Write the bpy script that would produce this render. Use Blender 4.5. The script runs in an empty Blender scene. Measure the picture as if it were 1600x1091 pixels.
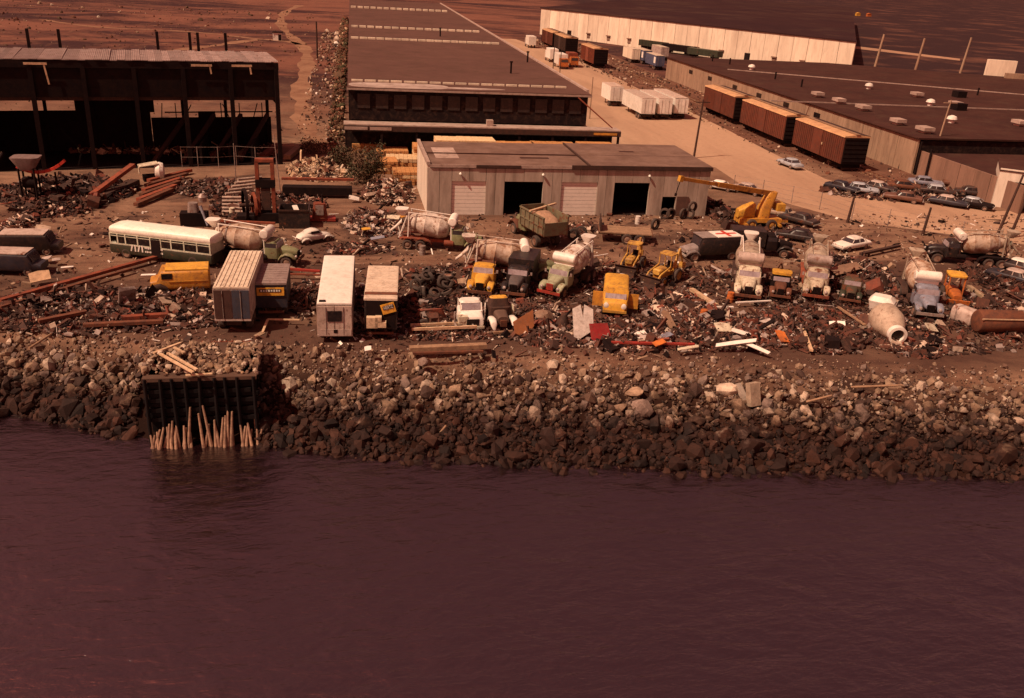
import bpy, math, random
import numpy as np
from mathutils import Vector, Matrix
S = bpy.context.scene
COL = S.collection
R = math.radians
RNG = random.Random(7)
# ------------------------------------------------------------------ camera
H = 26.0; FPX = 1400.0
YAW, PIT, ROL = R(11.68), R(23.485), R(3.3)
Fv = np.array([math.sin(YAW)*math.cos(PIT), math.cos(YAW)*math.cos(PIT), -math.sin(PIT)])
R0 = np.array([math.cos(YAW), -math.sin(YAW), 0.0]); U0 = np.cross(R0, Fv)
Rv = math.cos(ROL)*R0 + math.sin(ROL)*U0; Uv = -math.sin(ROL)*R0 + math.cos(ROL)*U0
cam = bpy.data.objects.new('camera', bpy.data.cameras.new('camera')); COL.objects.link(cam)
cam.matrix_world = Matrix(((Rv[0], Uv[0], -Fv[0], 0), (Rv[1], Uv[1], -Fv[1], 0), (Rv[2], Uv[2], -Fv[2], H), (0, 0, 0, 1)))
cam.data.lens = 36.0*FPX/1600; cam.data.sensor_width = 36; cam.data.clip_end = 6000; cam.data.clip_start = .5
S.camera = cam
# ------------------------------------------------------------------ sky, sun, exposure
SUN_EL, SUN_AZ = R(53), R(248)
w = bpy.data.worlds.new('World'); S.world = w; w.use_nodes = True
nt = w.node_tree; bg = nt.nodes['Background']
sky = nt.nodes.new('ShaderNodeTexSky'); sky.sky_type = 'NISHITA'; sky.sun_disc = False
sky.sun_elevation = SUN_EL; sky.sun_rotation = SUN_AZ; sky.dust_density = 2.0
tint = nt.nodes.new('ShaderNodeMix'); tint.data_type = 'RGBA'; tint.blend_type = 'MULTIPLY'; tint.inputs[0].default_value = 1
tint.inputs[7].default_value = (1.95, .47, .29, 1)
nt.links.new(sky.outputs[0], tint.inputs[6]); nt.links.new(tint.outputs[2], bg.inputs[0]); bg.inputs[1].default_value = .08
sd = bpy.data.lights.new('sun', 'SUN'); sd.energy = 4.3; sd.angle = R(.6); sd.color = (1, .75, .53)
sun = bpy.data.objects.new('sun', sd); COL.objects.link(sun)
ts = Vector((math.sin(SUN_AZ)*math.cos(SUN_EL), math.cos(SUN_AZ)*math.cos(SUN_EL), math.sin(SUN_EL)))
sun.rotation_euler = ts.to_track_quat('Z', 'Y').to_euler()
S.view_settings.view_transform = 'Standard'; S.view_settings.look = 'None'; S.view_settings.gamma = 1
S.view_settings.exposure = 0.2
S.cycles.max_bounces = 5

def at(x, y, z=0.0):
    "the point at height z seen along a line of sight (pixels of the 1600 wide photograph)"
    d = Fv + Rv*(x-800)/FPX - Uv*(y-545.5)/FPX
    t = (z-H)/d[2]
    return Vector((d[0]*t, d[1]*t, z))
# ------------------------------------------------------------------ materials
def NN(m, t, **k):
    n = m.node_tree.nodes.new(t)
    for a, b in k.items(): setattr(n, a, b)
    return n
def LK(m, a, b): m.node_tree.links.new(a, b)
def mixc(m, fac, a, b, blend='MIX'):
    n = NN(m, 'ShaderNodeMix', data_type='RGBA', blend_type=blend)
    for s, v in ((0, fac), (6, a), (7, b)):
        if isinstance(v, (int, float)): n.inputs[s].default_value = v
        elif isinstance(v, tuple): n.inputs[s].default_value = (*v[:3], 1)
        else: LK(m, v, n.inputs[s])
    return n.outputs[2]
def noise(m, vec, scale, detail=4, rough=.6, dist=0):
    n = NN(m, 'ShaderNodeTexNoise'); n.inputs['Scale'].default_value = scale; n.inputs['Detail'].default_value = detail
    n.inputs['Roughness'].default_value = rough; n.inputs['Distortion'].default_value = dist
    LK(m, vec, n.inputs['Vector']); return n.outputs[0]
def ramp(m, v, lo, hi):
    n = NN(m, 'ShaderNodeMapRange'); n.inputs[1].default_value = lo; n.inputs[2].default_value = hi
    LK(m, v, n.inputs[0]); return n.outputs[0]
def math_(m, op, a, b=0.0):
    n = NN(m, 'ShaderNodeMath', operation=op)
    for s, v in ((0, a), (1, b)):
        if isinstance(v, (int, float)): n.inputs[s].default_value = v
        else: LK(m, v, n.inputs[s])
    return n.outputs[0]
def mapv(m, vec, sc, rot=(0, 0, 0)):
    n = NN(m, 'ShaderNodeMapping'); n.inputs['Scale'].default_value = sc; n.inputs['Rotation'].default_value = rot
    LK(m, vec, n.inputs['Vector']); return n.outputs[0]
MATS = {}
RUST = (.13, .045, .022)
def M(name, c, rough=.65, c2=None, rust=0.0, rcol=RUST, sc=1.2, streak=False, metal=0.0, bump=.15, var=.12, spec=.35, dirt=.58):
    if name in MATS: return MATS[name]
    m = bpy.data.materials.new(name); m.use_nodes = True; MATS[name] = m
    b = m.node_tree.nodes['Principled BSDF']
    tc = NN(m, 'ShaderNodeTexCoord'); oi = NN(m, 'ShaderNodeObjectInfo')
    off = NN(m, 'ShaderNodeVectorMath', operation='ADD')
    cmb = NN(m, 'ShaderNodeCombineXYZ'); LK(m, math_(m, 'MULTIPLY', oi.outputs['Random'], 37.0), cmb.inputs[0])
    LK(m, tc.outputs['Object'], off.inputs[0]); LK(m, cmb.outputs[0], off.inputs[1]); v = off.outputs[0]
    if streak: v = mapv(m, v, (1, 1, .18))
    c2 = c2 or tuple(x*.62 for x in c)
    f1 = ramp(m, noise(m, v, sc, 6, .65), .35, .68)
    col = mixc(m, f1, tuple(c), tuple(c2))
    f3 = ramp(m, noise(m, v, sc*6, 3, .7), .5, .75)
    col = mixc(m, math_(m, 'MULTIPLY', f3, .35), col, tuple(x*.5 for x in c))
    if dirt:
        fd = ramp(m, noise(m, v, sc*2.3, 6, .75, .6), .48, .68); avg = sum(c)/3
        col = mixc(m, math_(m, 'MULTIPLY', fd, dirt if avg < .6 else dirt*.4), col, (.115, .068, .046) if avg > .09 else (.07, .042, .03))
    if rust:
        f2 = ramp(m, noise(m, v, sc*1.7, 7, .7, .4), .62-rust*.3, .70-rust*.22)
        col = mixc(m, f2, col, rcol)
    vv = math_(m, 'ADD', math_(m, 'MULTIPLY', oi.outputs['Random'], 2*var), 1-var)
    hs = NN(m, 'ShaderNodeHueSaturation'); LK(m, vv, hs.inputs['Value']); LK(m, col, hs.inputs['Color'])
    LK(m, hs.outputs[0], b.inputs['Base Color'])
    b.inputs['Roughness'].default_value = rough; b.inputs['Metallic'].default_value = metal
    b.inputs['Specular IOR Level'].default_value = spec
    if bump:
        bp = NN(m, 'ShaderNodeBump'); bp.inputs['Strength'].default_value = bump; bp.inputs['Distance'].default_value = .05
        LK(m, noise(m, v, sc*5, 5, .7), bp.inputs['Height']); LK(m, bp.outputs[0], b.inputs['Normal'])
    return m
def wetstone(name, c, var=.25):
    "stone that is stained dark by the tide below about 1.7 m under the yard"
    m = M(name, c, .85, sc=1.5, var=var, bump=.5)
    b = m.node_tree.nodes['Principled BSDF']
    src = b.inputs['Base Color'].links[0].from_socket
    g = NN(m, 'ShaderNodeNewGeometry'); sp = NN(m, 'ShaderNodeSeparateXYZ'); LK(m, g.outputs['Position'], sp.inputs[0])
    nz = math_(m, 'MULTIPLY', noise(m, g.outputs['Position'], .9, 6, .7), 4.2)
    f = ramp(m, math_(m, 'ADD', sp.outputs[2], nz), -.35, 1.1)
    dark = mixc(m, 1.0, src, (.115, .055, .042), 'MULTIPLY')
    LK(m, mixc(m, f, dark, src), b.inputs['Base Color'])
    return m
white = M('white_paint', (.72, .68, .60), .45, (.66, .62, .55), rust=.08, sc=.8)
cleanwhite = M('clean_white_paint', (.80, .77, .70), .45, (.70, .66, .58), sc=.5, bump=.05)
cream = M('cream_paint', (.60, .56, .42), .5, (.45, .40, .30), rust=.25)
green = M('faded_green_paint', (.23, .25, .13), .45, (.16, .17, .09), rust=.2)
dkgreen = M('dark_green_paint', (.035, .045, .028), .5, rust=.1)
red = M('red_paint', (.36, .035, .025), .5, (.2, .03, .02), rust=.15)
brightred = M('bright_red_paint', (.62, .05, .03), .45)
yellow = M('yellow_paint', (.62, .35, .045), .5, (.50, .26, .035), rust=.06)
ochre = M('ochre_paint', (.55, .27, .035), .5, (.36, .16, .03), rust=.22)
bluegrey = M('blue_grey_paint', (.22, .24, .30), .5, (.15, .16, .2), rust=.15)
blue = M('blue_paint', (.10, .12, .20), .5)
black = M('black_paint', (.014, .012, .014), .4, (.02, .014, .012), rust=.05)
soot_shade = M('soot_and_shade_black', (.009, .006, .007), .85, (.017, .009, .008), spec=.08, dirt=.1)  # sooty steel, and the black that paints shade inside shed and garage
tyrem = M('tyre_rubber', (.035, .026, .024), .85, (.07, .05, .04))
rimm = M('dusty_rim', (.30, .20, .15), .7, (.16, .09, .06), rust=.3)
rimy = M('yellow_rim', (.5, .25, .05), .6, rust=.2)
glass = M('window_glass', (.05, .04, .045), .12, bump=0, spec=.6)
paleglass = M('dusty_windscreen', (.34, .30, .32), .3, (.22, .18, .2), bump=0)
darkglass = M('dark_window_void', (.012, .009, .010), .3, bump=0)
chrome = M('bright_metal', (.75, .72, .66), .3, metal=.6, bump=0)
steel = M('grey_steel', (.36, .31, .28), .5, (.22, .17, .15), rust=.25, metal=.2)
rust = M('rusty_steel', (.16, .055, .026), .85, (.07, .028, .018), sc=2)
rustred = M('red_rusty_steel', (.27, .06, .025), .8, (.11, .03, .018), sc=2)
rustdark = M('dark_rusty_steel', (.055, .024, .016), .85, (.025, .014, .012), sc=2)
drumw = M('drum_white_rusty', (.66, .60, .52), .55, (.48, .40, .33), rust=.34, rcol=(.22, .115, .065), sc=1.0)
drumr = M('drum_rusty', (.48, .40, .32), .6, (.34, .24, .16), rust=.5, rcol=(.22, .115, .065), sc=.9)
drumg = M('drum_dusty_grey', (.40, .34, .26), .7, (.26, .20, .15), rust=.3, sc=1.1)
wood = M('weathered_wood', (.34, .22, .13), .8, (.2, .12, .075), sc=2.5)
palewood = M('pale_timber', (.62, .46, .30), .75, (.45, .30, .17), sc=2)
lumber = M('sawn_lumber', (.55, .28, .10), .75, (.40, .18, .06), sc=2.5)
lumber2 = M('fresh_lumber', (.75, .58, .34), .75, (.6, .4, .2), sc=2.5)
logm = M('weathered_pile', (.36, .23, .15), .8, (.15, .08, .055), sc=2.5)
tarred = M('tarred_shaded_timber', (.006, .005, .006), .85, (.012, .008, .008), spec=.1, dirt=0)  # tarred timber, blackened further for the shade under the deck overhang
concrete = M('stained_concrete', (.43, .365, .30), .85, (.21, .165, .13), sc=.9, streak=True, bump=.3, var=.045, dirt=.1)
concw = M('whitewashed_wall', (.72, .66, .55), .8, (.58, .52, .42), sc=.5, streak=True, var=.05)
concp = M('pale_tilt_up_concrete', (.82, .72, .56), .85, (.60, .50, .38), sc=.25, streak=True, bump=.2, var=.08)
conct = M('tan_concrete', (.36, .25, .17), .85, (.25, .165, .11), sc=.6, streak=True, bump=.2, var=.06)
doorm = M('roller_door', (.74, .69, .61), .6, (.68, .63, .55), sc=.5, var=.03, dirt=.08)
rooff = M('tar_roof', (.115, .062, .050), .9, (.088, .047, .039), sc=.12, bump=.25, var=.03, spec=.08)
roofg = M('patched_tar_roof', (.19, .125, .10), .9, (.11, .068, .055), sc=.35, bump=.3, var=.05, spec=.08)
roofd = M('dark_gravel_roof', (.060, .026, .021), .9, (.040, .018, .016), sc=.15, bump=.3, spec=.08)
fascia = M('pale_fascia', (.42, .33, .28), .8, (.33, .24, .2), sc=.5)
silver = M('silver_roof_coating', (.52, .43, .38), .7, (.27, .2, .17), sc=.3)
corr = M('corrugated_grey', (.34, .26, .24), .6, (.22, .155, .14), rust=.15, sc=.6, var=.2)
boxred = M('boxcar_oxide_red', (.135, .036, .019), .75, (.085, .024, .014), rust=.15, sc=.8)
boxroof = M('boxcar_tan_roof', (.55, .34, .17), .75, (.4, .22, .12), sc=.7)
leafm = M('dusty_leaves', (.055, .052, .018), .8, (.03, .03, .012), var=.3)
leafr = M('russet_leaves', (.10, .05, .022), .8, (.05, .03, .015), var=.3)
orange = M('orange_paint', (.55, .16, .03), .6, (.3, .08, .02), rust=.2)
signy = M('sign_yellow', (.75, .38, .04), .5, bump=0)
trimw = M('bus_pale_green', (.62, .64, .50), .45, (.5, .52, .4), sc=.7)
pinkgrey = M('chalky_grey_paint', (.46, .38, .33), .6, (.36, .28, .24), rust=.12, sc=.8)
stones = [wetstone('stone_%s' % n, c) for n, c in (('buff', (.36, .25, .165)), ('grey', (.27, .20, .165)), ('brown', (.17, .10, .068)), ('pale', (.62, .50, .38)), ('dark', (.085, .048, .036)))]
# ------------------------------------------------------------------ mesh shapes (each returns verts, faces)
def B(cx, cy, cz, sx, sy, sz, rz=0, ry=0, rx=0):
    v = [Vector((x*sx/2, y*sy/2, z*sz/2)) for x in (-1, 1) for y in (-1, 1) for z in (-1, 1)]
    if rz or ry or rx:
        m = Matrix.Rotation(rz, 3, 'Z') @ Matrix.Rotation(ry, 3, 'Y') @ Matrix.Rotation(rx, 3, 'X'); v = [m @ q for q in v]
    return [(q.x+cx, q.y+cy, q.z+cz) for q in v], [(0, 1, 3, 2), (4, 6, 7, 5), (0, 4, 5, 1), (2, 3, 7, 6), (0, 2, 6, 4), (1, 5, 7, 3)]
def LA(p0, d, prof, n=16, capped=True):
    "lathe: prof = [(distance along d, radius)...] about the axis p0 + d"
    p0 = Vector(p0); d = Vector(d).normalized(); a = d.orthogonal().normalized(); b = d.cross(a)
    V, F = [], []
    for t, r in prof:
        for k in range(n):
            g = 2*math.pi*k/n; V.append(tuple(p0 + d*t + (a*math.cos(g) + b*math.sin(g))*r))
    for i in range(len(prof)-1):
        for k in range(n): F.append((i*n+k, i*n+(k+1) % n, (i+1)*n+(k+1) % n, (i+1)*n+k))
    if capped: F.append(tuple(reversed(range(n)))); F.append(tuple((len(prof)-1)*n+k for k in range(n)))
    return V, F
def C(p0, p1, r0, r1=None, n=10):
    p0, p1 = Vector(p0), Vector(p1); r1 = r0 if r1 is None else r1
    return LA(p0, p1-p0, [(0, r0), ((p1-p0).length, r1)], n)
def se(c, s, e):
    return (math.copysign(abs(c)**(2/e), c), math.copysign(abs(s)**(2/e), s))
def LX(secs, cy=0, n=16):
    "loft along x: (x, half width, z0, z1, squareness)"
    V, F = [], []
    for x, hw, z0, z1, e in secs:
        for k in range(n):
            c, s = se(math.cos(2*math.pi*(k+.5)/n), math.sin(2*math.pi*(k+.5)/n), e)
            V.append((x, cy+hw*c, (z0+z1)/2+(z1-z0)/2*s))
    for i in range(len(secs)-1):
        for k in range(n): F.append((i*n+k, i*n+(k+1) % n, (i+1)*n+(k+1) % n, (i+1)*n+k))
    F.append(tuple(reversed(range(n)))); F.append(tuple((len(secs)-1)*n+k for k in range(n)))
    return V, F
def LZ(secs, cy=0, n=20):
    "loft upwards: (z, x0, x1, half width, squareness)"
    V, F = [], []
    for z, x0, x1, hw, e in secs:
        for k in range(n):
            c, s = se(math.cos(2*math.pi*(k+.5)/n), math.sin(2*math.pi*(k+.5)/n), e)
            V.append(((x0+x1)/2+(x1-x0)/2*c, cy+hw*s, z))
    for i in range(len(secs)-1):
        for k in range(n): F.append((i*n+k, i*n+(k+1) % n, (i+1)*n+(k+1) % n, (i+1)*n+k))
    F.append(tuple(reversed(range(n)))); F.append(tuple((len(secs)-1)*n+k for k in range(n)))
    return V, F
def PR(pts, y0, y1):
    n = len(pts); V = [(x, y0, z) for x, z in pts] + [(x, y1, z) for x, z in pts]
    F = [tuple(range(n)), tuple(reversed(range(n, 2*n)))] + [(i, i+n, (i+1) % n+n, (i+1) % n) for i in range(n)]
    return V, F
def HX(p, t):
    "slab over a polygon p of ground points (x, y), from z0 to z1"
    n = len(p); V = [(a, b, t[0]) for a, b in p] + [(a, b, t[1]) for a, b in p]
    return V, [tuple(reversed(range(n))), tuple(range(n, 2*n))] + [(i, (i+1) % n, (i+1) % n+n, i+n) for i in range(n)]
def mesh(name, shapes, mat, smooth=True):
    V, F = [], []
    for sv, sf in shapes:
        o = len(V); V.extend(sv); F.extend([tuple(i+o for i in f) for f in sf])
    me = bpy.data.meshes.new(name); me.from_pydata(V, [], F); me.update()
    import bmesh
    bm = bmesh.new(); bm.from_mesh(me); bmesh.ops.recalc_face_normals(bm, faces=bm.faces); bm.to_mesh(me); bm.free()
    if smooth:
        me.polygons.foreach_set('use_smooth', [True]*len(me.polygons)); me.set_sharp_from_angle(angle=R(38))
    me.materials.append(mat); return me
def link(name, me, parent=None, loc=None, rot=None):
    o = bpy.data.objects.new(name, me); COL.objects.link(o)
    if parent: o.parent = parent
    if loc is not None: o.location = loc
    if rot is not None: o.rotation_euler = rot
    return o
def P(parent, name, mat, *shapes, loc=None, rot=None):
    return link(name, mesh(name, shapes, mat), parent, loc, rot)
def tag(o, label, cat, group=None, kind=None):
    if label: o['label'] = label
    if cat: o['category'] = cat
    if group: o['group'] = group
    if kind: o['kind'] = kind
    return o
def T(name, label, cat, group=None, loc=(0, 0, 0), rz=0):
    o = bpy.data.objects.new(name, None); COL.objects.link(o); o.empty_display_size = .3
    o.location = loc; o.rotation_euler = (0, 0, rz); return tag(o, label, cat, group)
def one(name, label, cat, mat, *shapes, loc=(0, 0, 0), rot=(0, 0, 0), group=None):
    return tag(link(name, mesh(name, shapes, mat), None, loc, rot), label, cat, group)
def copy_tree(o, parent=None):
    c = o.copy(); COL.objects.link(c); c.parent = parent
    for ch in list(o.children): copy_tree(ch, c)
    return c
def put(root, rear, front, lift=0.0, sc=1.0, xf=None, dy=7):
    a, b = at(rear[0], rear[1]+dy), at(front[0], front[1]+dy); d = b-a
    root.location = (a+b)/2 if xf is None else b - d.normalized()*xf*sc; root.rotation_euler = (0, 0, math.atan2(d.y, d.x))
    root.scale = (sc, sc, sc); return root
# ------------------------------------------------------------------ ground, water, road
TOP = ([-400, -45, -26, -19.4, -8, -1.6, 21, 44, 62, 400], [70, 67, 65, 63.6, 61.2, 60, 57.4, 53.2, 50.5, 30])
WAT = ([-400, -45, -22.4, -13.8, -6, 2.5, 18.8, 44, 62, 400], [66, 63.5, 59.3, 55.0, 53.4, 51.0, 48.0, 44.6, 42.6, 20])
WZ = -4.0
def ytop(x): return np.interp(x, *TOP)
def ywat(x): return np.interp(x, *WAT)
def hsh(x, y): return np.sin(x*1.7+y*.6)*np.sin(y*1.3-x*.8) + .5*np.sin(x*3.9+1.3)*np.sin(y*4.3+.4)
def gz(x, y):
    x = np.asarray(x, float); y = np.asarray(y, float)
    t = (ytop(x)-y)/(ytop(x)-ywat(x))
    z = np.where(t < 0, 0.0, np.where(t < 1, -4.0*t**1.05, -4.0-(t-1)*4))
    z = z + np.where((t > .03), .28*hsh(x, y), 0)*np.clip((t-.03)*4, 0, 1)
    return np.maximum(z, -9.0)
def spaced(lo, hi, a, b, fine, coarse):
    return np.unique(np.concatenate([np.linspace(lo, a, coarse), np.arange(a, b, fine), np.linspace(b, hi, coarse)]))
xs = spaced(-1500, 2500, -50, 90, .8, 12); ys = spaced(-60, 4000, 36, 72, .6, 14)
X, Y = np.meshgrid(xs, ys); Z = gz(X, Y)
def grid_mesh(name, X, Y, Z, mat):
    ny, nx = X.shape; V = np.stack([X, Y, Z], -1).reshape(-1, 3)
    i = np.arange(ny*nx).reshape(ny, nx)
    Fc = np.stack([i[:-1, :-1], i[:-1, 1:], i[1:, 1:], i[1:, :-1]], -1).reshape(-1, 4)
    me = bpy.data.meshes.new(name); me.vertices.add(len(V)); me.vertices.foreach_set('co', V.ravel().astype('f'))
    me.loops.add(Fc.size); me.loops.foreach_set('vertex_index', Fc.ravel().astype('i'))
    me.polygons.add(len(Fc)); me.polygons.foreach_set('loop_start', (np.arange(len(Fc))*4).astype('i'))
    me.polygons.foreach_set('use_smooth', np.ones(len(Fc), bool)); me.update(calc_edges=True); me.materials.append(mat); return me
def ground_mat():
    m = bpy.data.materials.new('yard_dirt'); m.use_nodes = True; b = m.node_tree.nodes['Principled BSDF']
    g = NN(m, 'ShaderNodeNewGeometry').outputs['Position']
    sp = NN(m, 'ShaderNodeSeparateXYZ'); LK(m, g, sp.inputs[0])
    col = mixc(m, ramp(m, noise(m, g, .13, 6, .62), .36, .64), (.235, .145, .095), (.125, .066, .043))
    tr = mapv(m, g, (.16, 1.1, 1), (0, 0, R(-8)))
    col = mixc(m, math_(m, 'MULTIPLY', ramp(m, noise(m, tr, .9, 6, .65, .5), .5, .72), .75), col, (.085, .042, .030))
    col = mixc(m, math_(m, 'MULTIPLY', ramp(m, noise(m, g, .09, 4, .6, 1.0), .56, .66), .8), col, (.036, .019, .016))
    col = mixc(m, math_(m, 'MULTIPLY', ramp(m, noise(m, g, 2.4, 5, .75), .58, .72), .55), col, (.36, .24, .165))
    col = mixc(m, math_(m, 'MULTIPLY', ramp(m, noise(m, g, 5.5, 3, .8), .6, .72), .4), col, (.05, .028, .02))
    oily = math_(m, 'MULTIPLY', ramp(m, noise(m, mapv(m, g, (.5, 1, 1), (0, 0, R(5))), .16, 6, .68, 1.0), .46, .58), ramp(m, sp.outputs[1], 112, 90))
    col = mixc(m, math_(m, 'MULTIPLY', oily, .72), col, (.050, .026, .020))
    front = math_(m, 'MULTIPLY', ramp(m, math_(m, 'ADD', sp.outputs[1], math_(m, 'MULTIPLY', noise(m, g, .08, 5, .65, .5), 22)), 90, 84), ramp(m, sp.outputs[2], -.35, -.02))
    col = mixc(m, math_(m, 'MULTIPLY', front, .62), col, (.060, .031, .023))
    # beaten pale dust in the open yard, dark scrub and cinders farther inland
    far = ramp(m, sp.outputs[1], 135, 210)
    fcol = mixc(m, ramp(m, noise(m, mapv(m, g, (.5, 1.0, 1), (0, 0, R(25))), .022, 8, .7, 1.2), .42, .56), (.155, .066, .045), (.036, .015, .016))
    fcol = mixc(m, math_(m, 'MULTIPLY', ramp(m, noise(m, g, .25, 6, .75), .55, .7), .5), fcol, (.30, .17, .10))
    col = mixc(m, far, col, fcol)
    rgt = ramp(m, math_(m, 'SUBTRACT', sp.outputs[0], math_(m, 'MULTIPLY', sp.outputs[1], .12)), 60, 95)
    rf = math_(m, 'MULTIPLY', rgt, ramp(m, sp.outputs[1], 190, 250))
    col = mixc(m, rf, col, mixc(m, ramp(m, noise(m, g, .03, 6, .7), .52, .66), (.030, .014, .015), (.11, .05, .035)))
    wet = ramp(m, math_(m, 'ADD', sp.outputs[2], math_(m, 'MULTIPLY', noise(m, g, .5, 4), .8)), -1.3, .1)
    col = mixc(m, wet, mixc(m, 1.0, col, (.16, .11, .10), 'MULTIPLY'), col)
    LK(m, col, b.inputs['Base Color']); b.inputs['Roughness'].default_value = .95; b.inputs['Specular IOR Level'].default_value = .15
    bp = NN(m, 'ShaderNodeBump'); bp.inputs['Strength'].default_value = .8; bp.inputs['Distance'].default_value = .12
    LK(m, noise(m, g, 1.6, 8, .7), bp.inputs['Height']); LK(m, bp.outputs[0], b.inputs['Normal']); return m
groundm = ground_mat()
tag(link('ground', grid_mesh('ground', X, Y, Z, groundm)), 'brown oil stained dirt ground of the scrapyard', None, kind='structure')
def water_mat():
    m = bpy.data.materials.new('river_water'); m.use_nodes = True; b = m.node_tree.nodes['Principled BSDF']
    g = NN(m, 'ShaderNodeNewGeometry').outputs['Position']
    b.inputs['Base Color'].default_value = (.008, .003, .004, 1); b.inputs['Roughness'].default_value = .06; b.inputs['IOR'].default_value = 3.0
    a = mapv(m, g, (.55, 1.5, 1), (0, 0, R(-18))); c = mapv(m, g, (.8, 1.3, 1), (0, 0, R(35)))
    h = math_(m, 'ADD', math_(m, 'MULTIPLY', noise(m, a, 1.3, 5, .6, .5), .40), math_(m, 'MULTIPLY', noise(m, c, .34, 3, .5, .6), 1.1))
    h = math_(m, 'ADD', h, math_(m, 'MULTIPLY', noise(m, c, 3.6, 4, .65, .4), .14))
    bp = NN(m, 'ShaderNodeBump'); bp.inputs['Strength'].default_value = 1.0; bp.inputs['Distance'].default_value = .21
    LK(m, h, bp.inputs['Height']); LK(m, bp.outputs[0], b.inputs['Normal']); return m
wx, wy = np.meshgrid(np.linspace(-1500, 2500, 2), np.linspace(-900, 75, 2))
tag(link('water', grid_mesh('water', wx, wy, wx*0+WZ, water_mat())), 'dark rippled river water along the rocky bank', None, kind='structure')
def sheet(name, label, mat, pts, z):
    me = bpy.data.meshes.new(name); me.from_pydata([(p[0], p[1], z) for p in pts], [], [tuple(range(len(pts)))]); me.update(); me.materials.append(mat)
    return tag(link(name, me), label, None, kind='structure')
roadm = M('dusty_road', (.40, .265, .175), .9, (.30, .19, .125), sc=.10, bump=.2, var=0)
def world_noise_mat(name, c1, c2, c3, s1=.12, s2=2.0, stretch=None):
    m = bpy.data.materials.new(name); m.use_nodes = True; b = m.node_tree.nodes['Principled BSDF']
    g = NN(m, 'ShaderNodeNewGeometry').outputs['Position']
    q = mapv(m, g, stretch[0], (0, 0, stretch[1])) if stretch else g
    col = mixc(m, ramp(m, noise(m, q, s1, 6, .65, .6), .4, .65), c1, c2)
    col = mixc(m, math_(m, 'MULTIPLY', ramp(m, noise(m, g, s2, 5, .75), .52, .7), .6), col, c3)
    LK(m, col, b.inputs['Base Color']); b.inputs['Roughness'].default_value = .93; b.inputs['Specular IOR Level'].default_value = .15
    bp = NN(m, 'ShaderNodeBump'); bp.inputs['Strength'].default_value = .5; bp.inputs['Distance'].default_value = .08
    LK(m, noise(m, g, 3, 6, .7), bp.inputs['Height']); LK(m, bp.outputs[0], b.inputs['Normal']); return m
roadm = world_noise_mat('dusty_road_surface', (.40, .265, .175), (.32, .205, .135), (.24, .15, .10), .12, 1.2, ((1.4, .18, 1), R(-4)))
rp = [at(*p) for p in ((1118, 262), (1160, 290), (1230, 318), (1330, 346), (1450, 362), (1620, 385))]
rq = [at(*p) for p in ((1640, 330), (1540, 330), (1380, 306), (1290, 280), (1200, 236), (1140, 205), (1085, 178), (1000, 140), (920, 100))]
sheet('road', 'pale dusty road curving between the warehouses', roadm,
      [(40.5, 330), (39.5, 135), (41.5, 128)] + [(q.x, q.y) for q in rp] + [(q.x, q.y) for q in rq] + [(63, 330)], .012)
scrub = world_noise_mat('scrubby_rail_yard', (.10, .048, .032), (.17, .085, .055), (.045, .024, .018), .2, .9)
sheet('rail_yard', 'dark scrubby ground along the railway spur', scrub, [(61, 330), (60.5, 175), (66, 150), (70, 132), (75, 108), (83.2, 108), (83.2, 228), (88, 330)], .006)
# rails of the spur
rl = T('railway_track', 'rusty railway track beside the tan warehouse wall', 'railway track', loc=(76.3, 180, 0))
for s in (-.72, .72): P(rl, 'rail', rust, B(s, -10, .12, .08, 140, .16))
P(rl, 'sleepers', wood, *[B(0, -78+k*1.2, .03, 2.5, .25, .08) for k in range(115)])['kind'] = 'stuff'
# ------------------------------------------------------------------ loose chunks (numpy)
CUBE = np.array([(x, y, z) for x in (-.5, .5) for y in (-.5, .5) for z in (-.5, .5)])
CF = np.array([(0, 1, 3, 2), (4, 6, 7, 5), (0, 4, 5, 1), (2, 3, 7, 6), (0, 2, 6, 4), (1, 5, 7, 3)])
NR = np.random.RandomState(11)
RD = np.concatenate([CUBE*.82, np.array([(.62, 0, 0), (-.62, 0, 0), (0, .62, 0), (0, -.62, 0), (0, 0, .62), (0, 0, -.62)])])
RDF = []
for _ax in range(3):
    for _s in (1, -1):
        _f = 8+_ax*2+(0 if _s > 0 else 1)
        _c = [i for i in range(8) if CUBE[i][_ax]*_s > 0]
        _o = [k for k in range(3) if k != _ax]
        _c.sort(key=lambda i: math.atan2(CUBE[i][_o[1]], CUBE[i][_o[0]]))
        for _j in range(4):
            _t = (_f, _c[_j], _c[(_j+1) % 4]); _n = np.cross(RD[_t[1]]-RD[_t[0]], RD[_t[2]]-RD[_t[0]])
            RDF.append(_t if _n @ RD[_f] > 0 else (_t[0], _t[2], _t[1]))
RDF = np.array(RDF)
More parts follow.
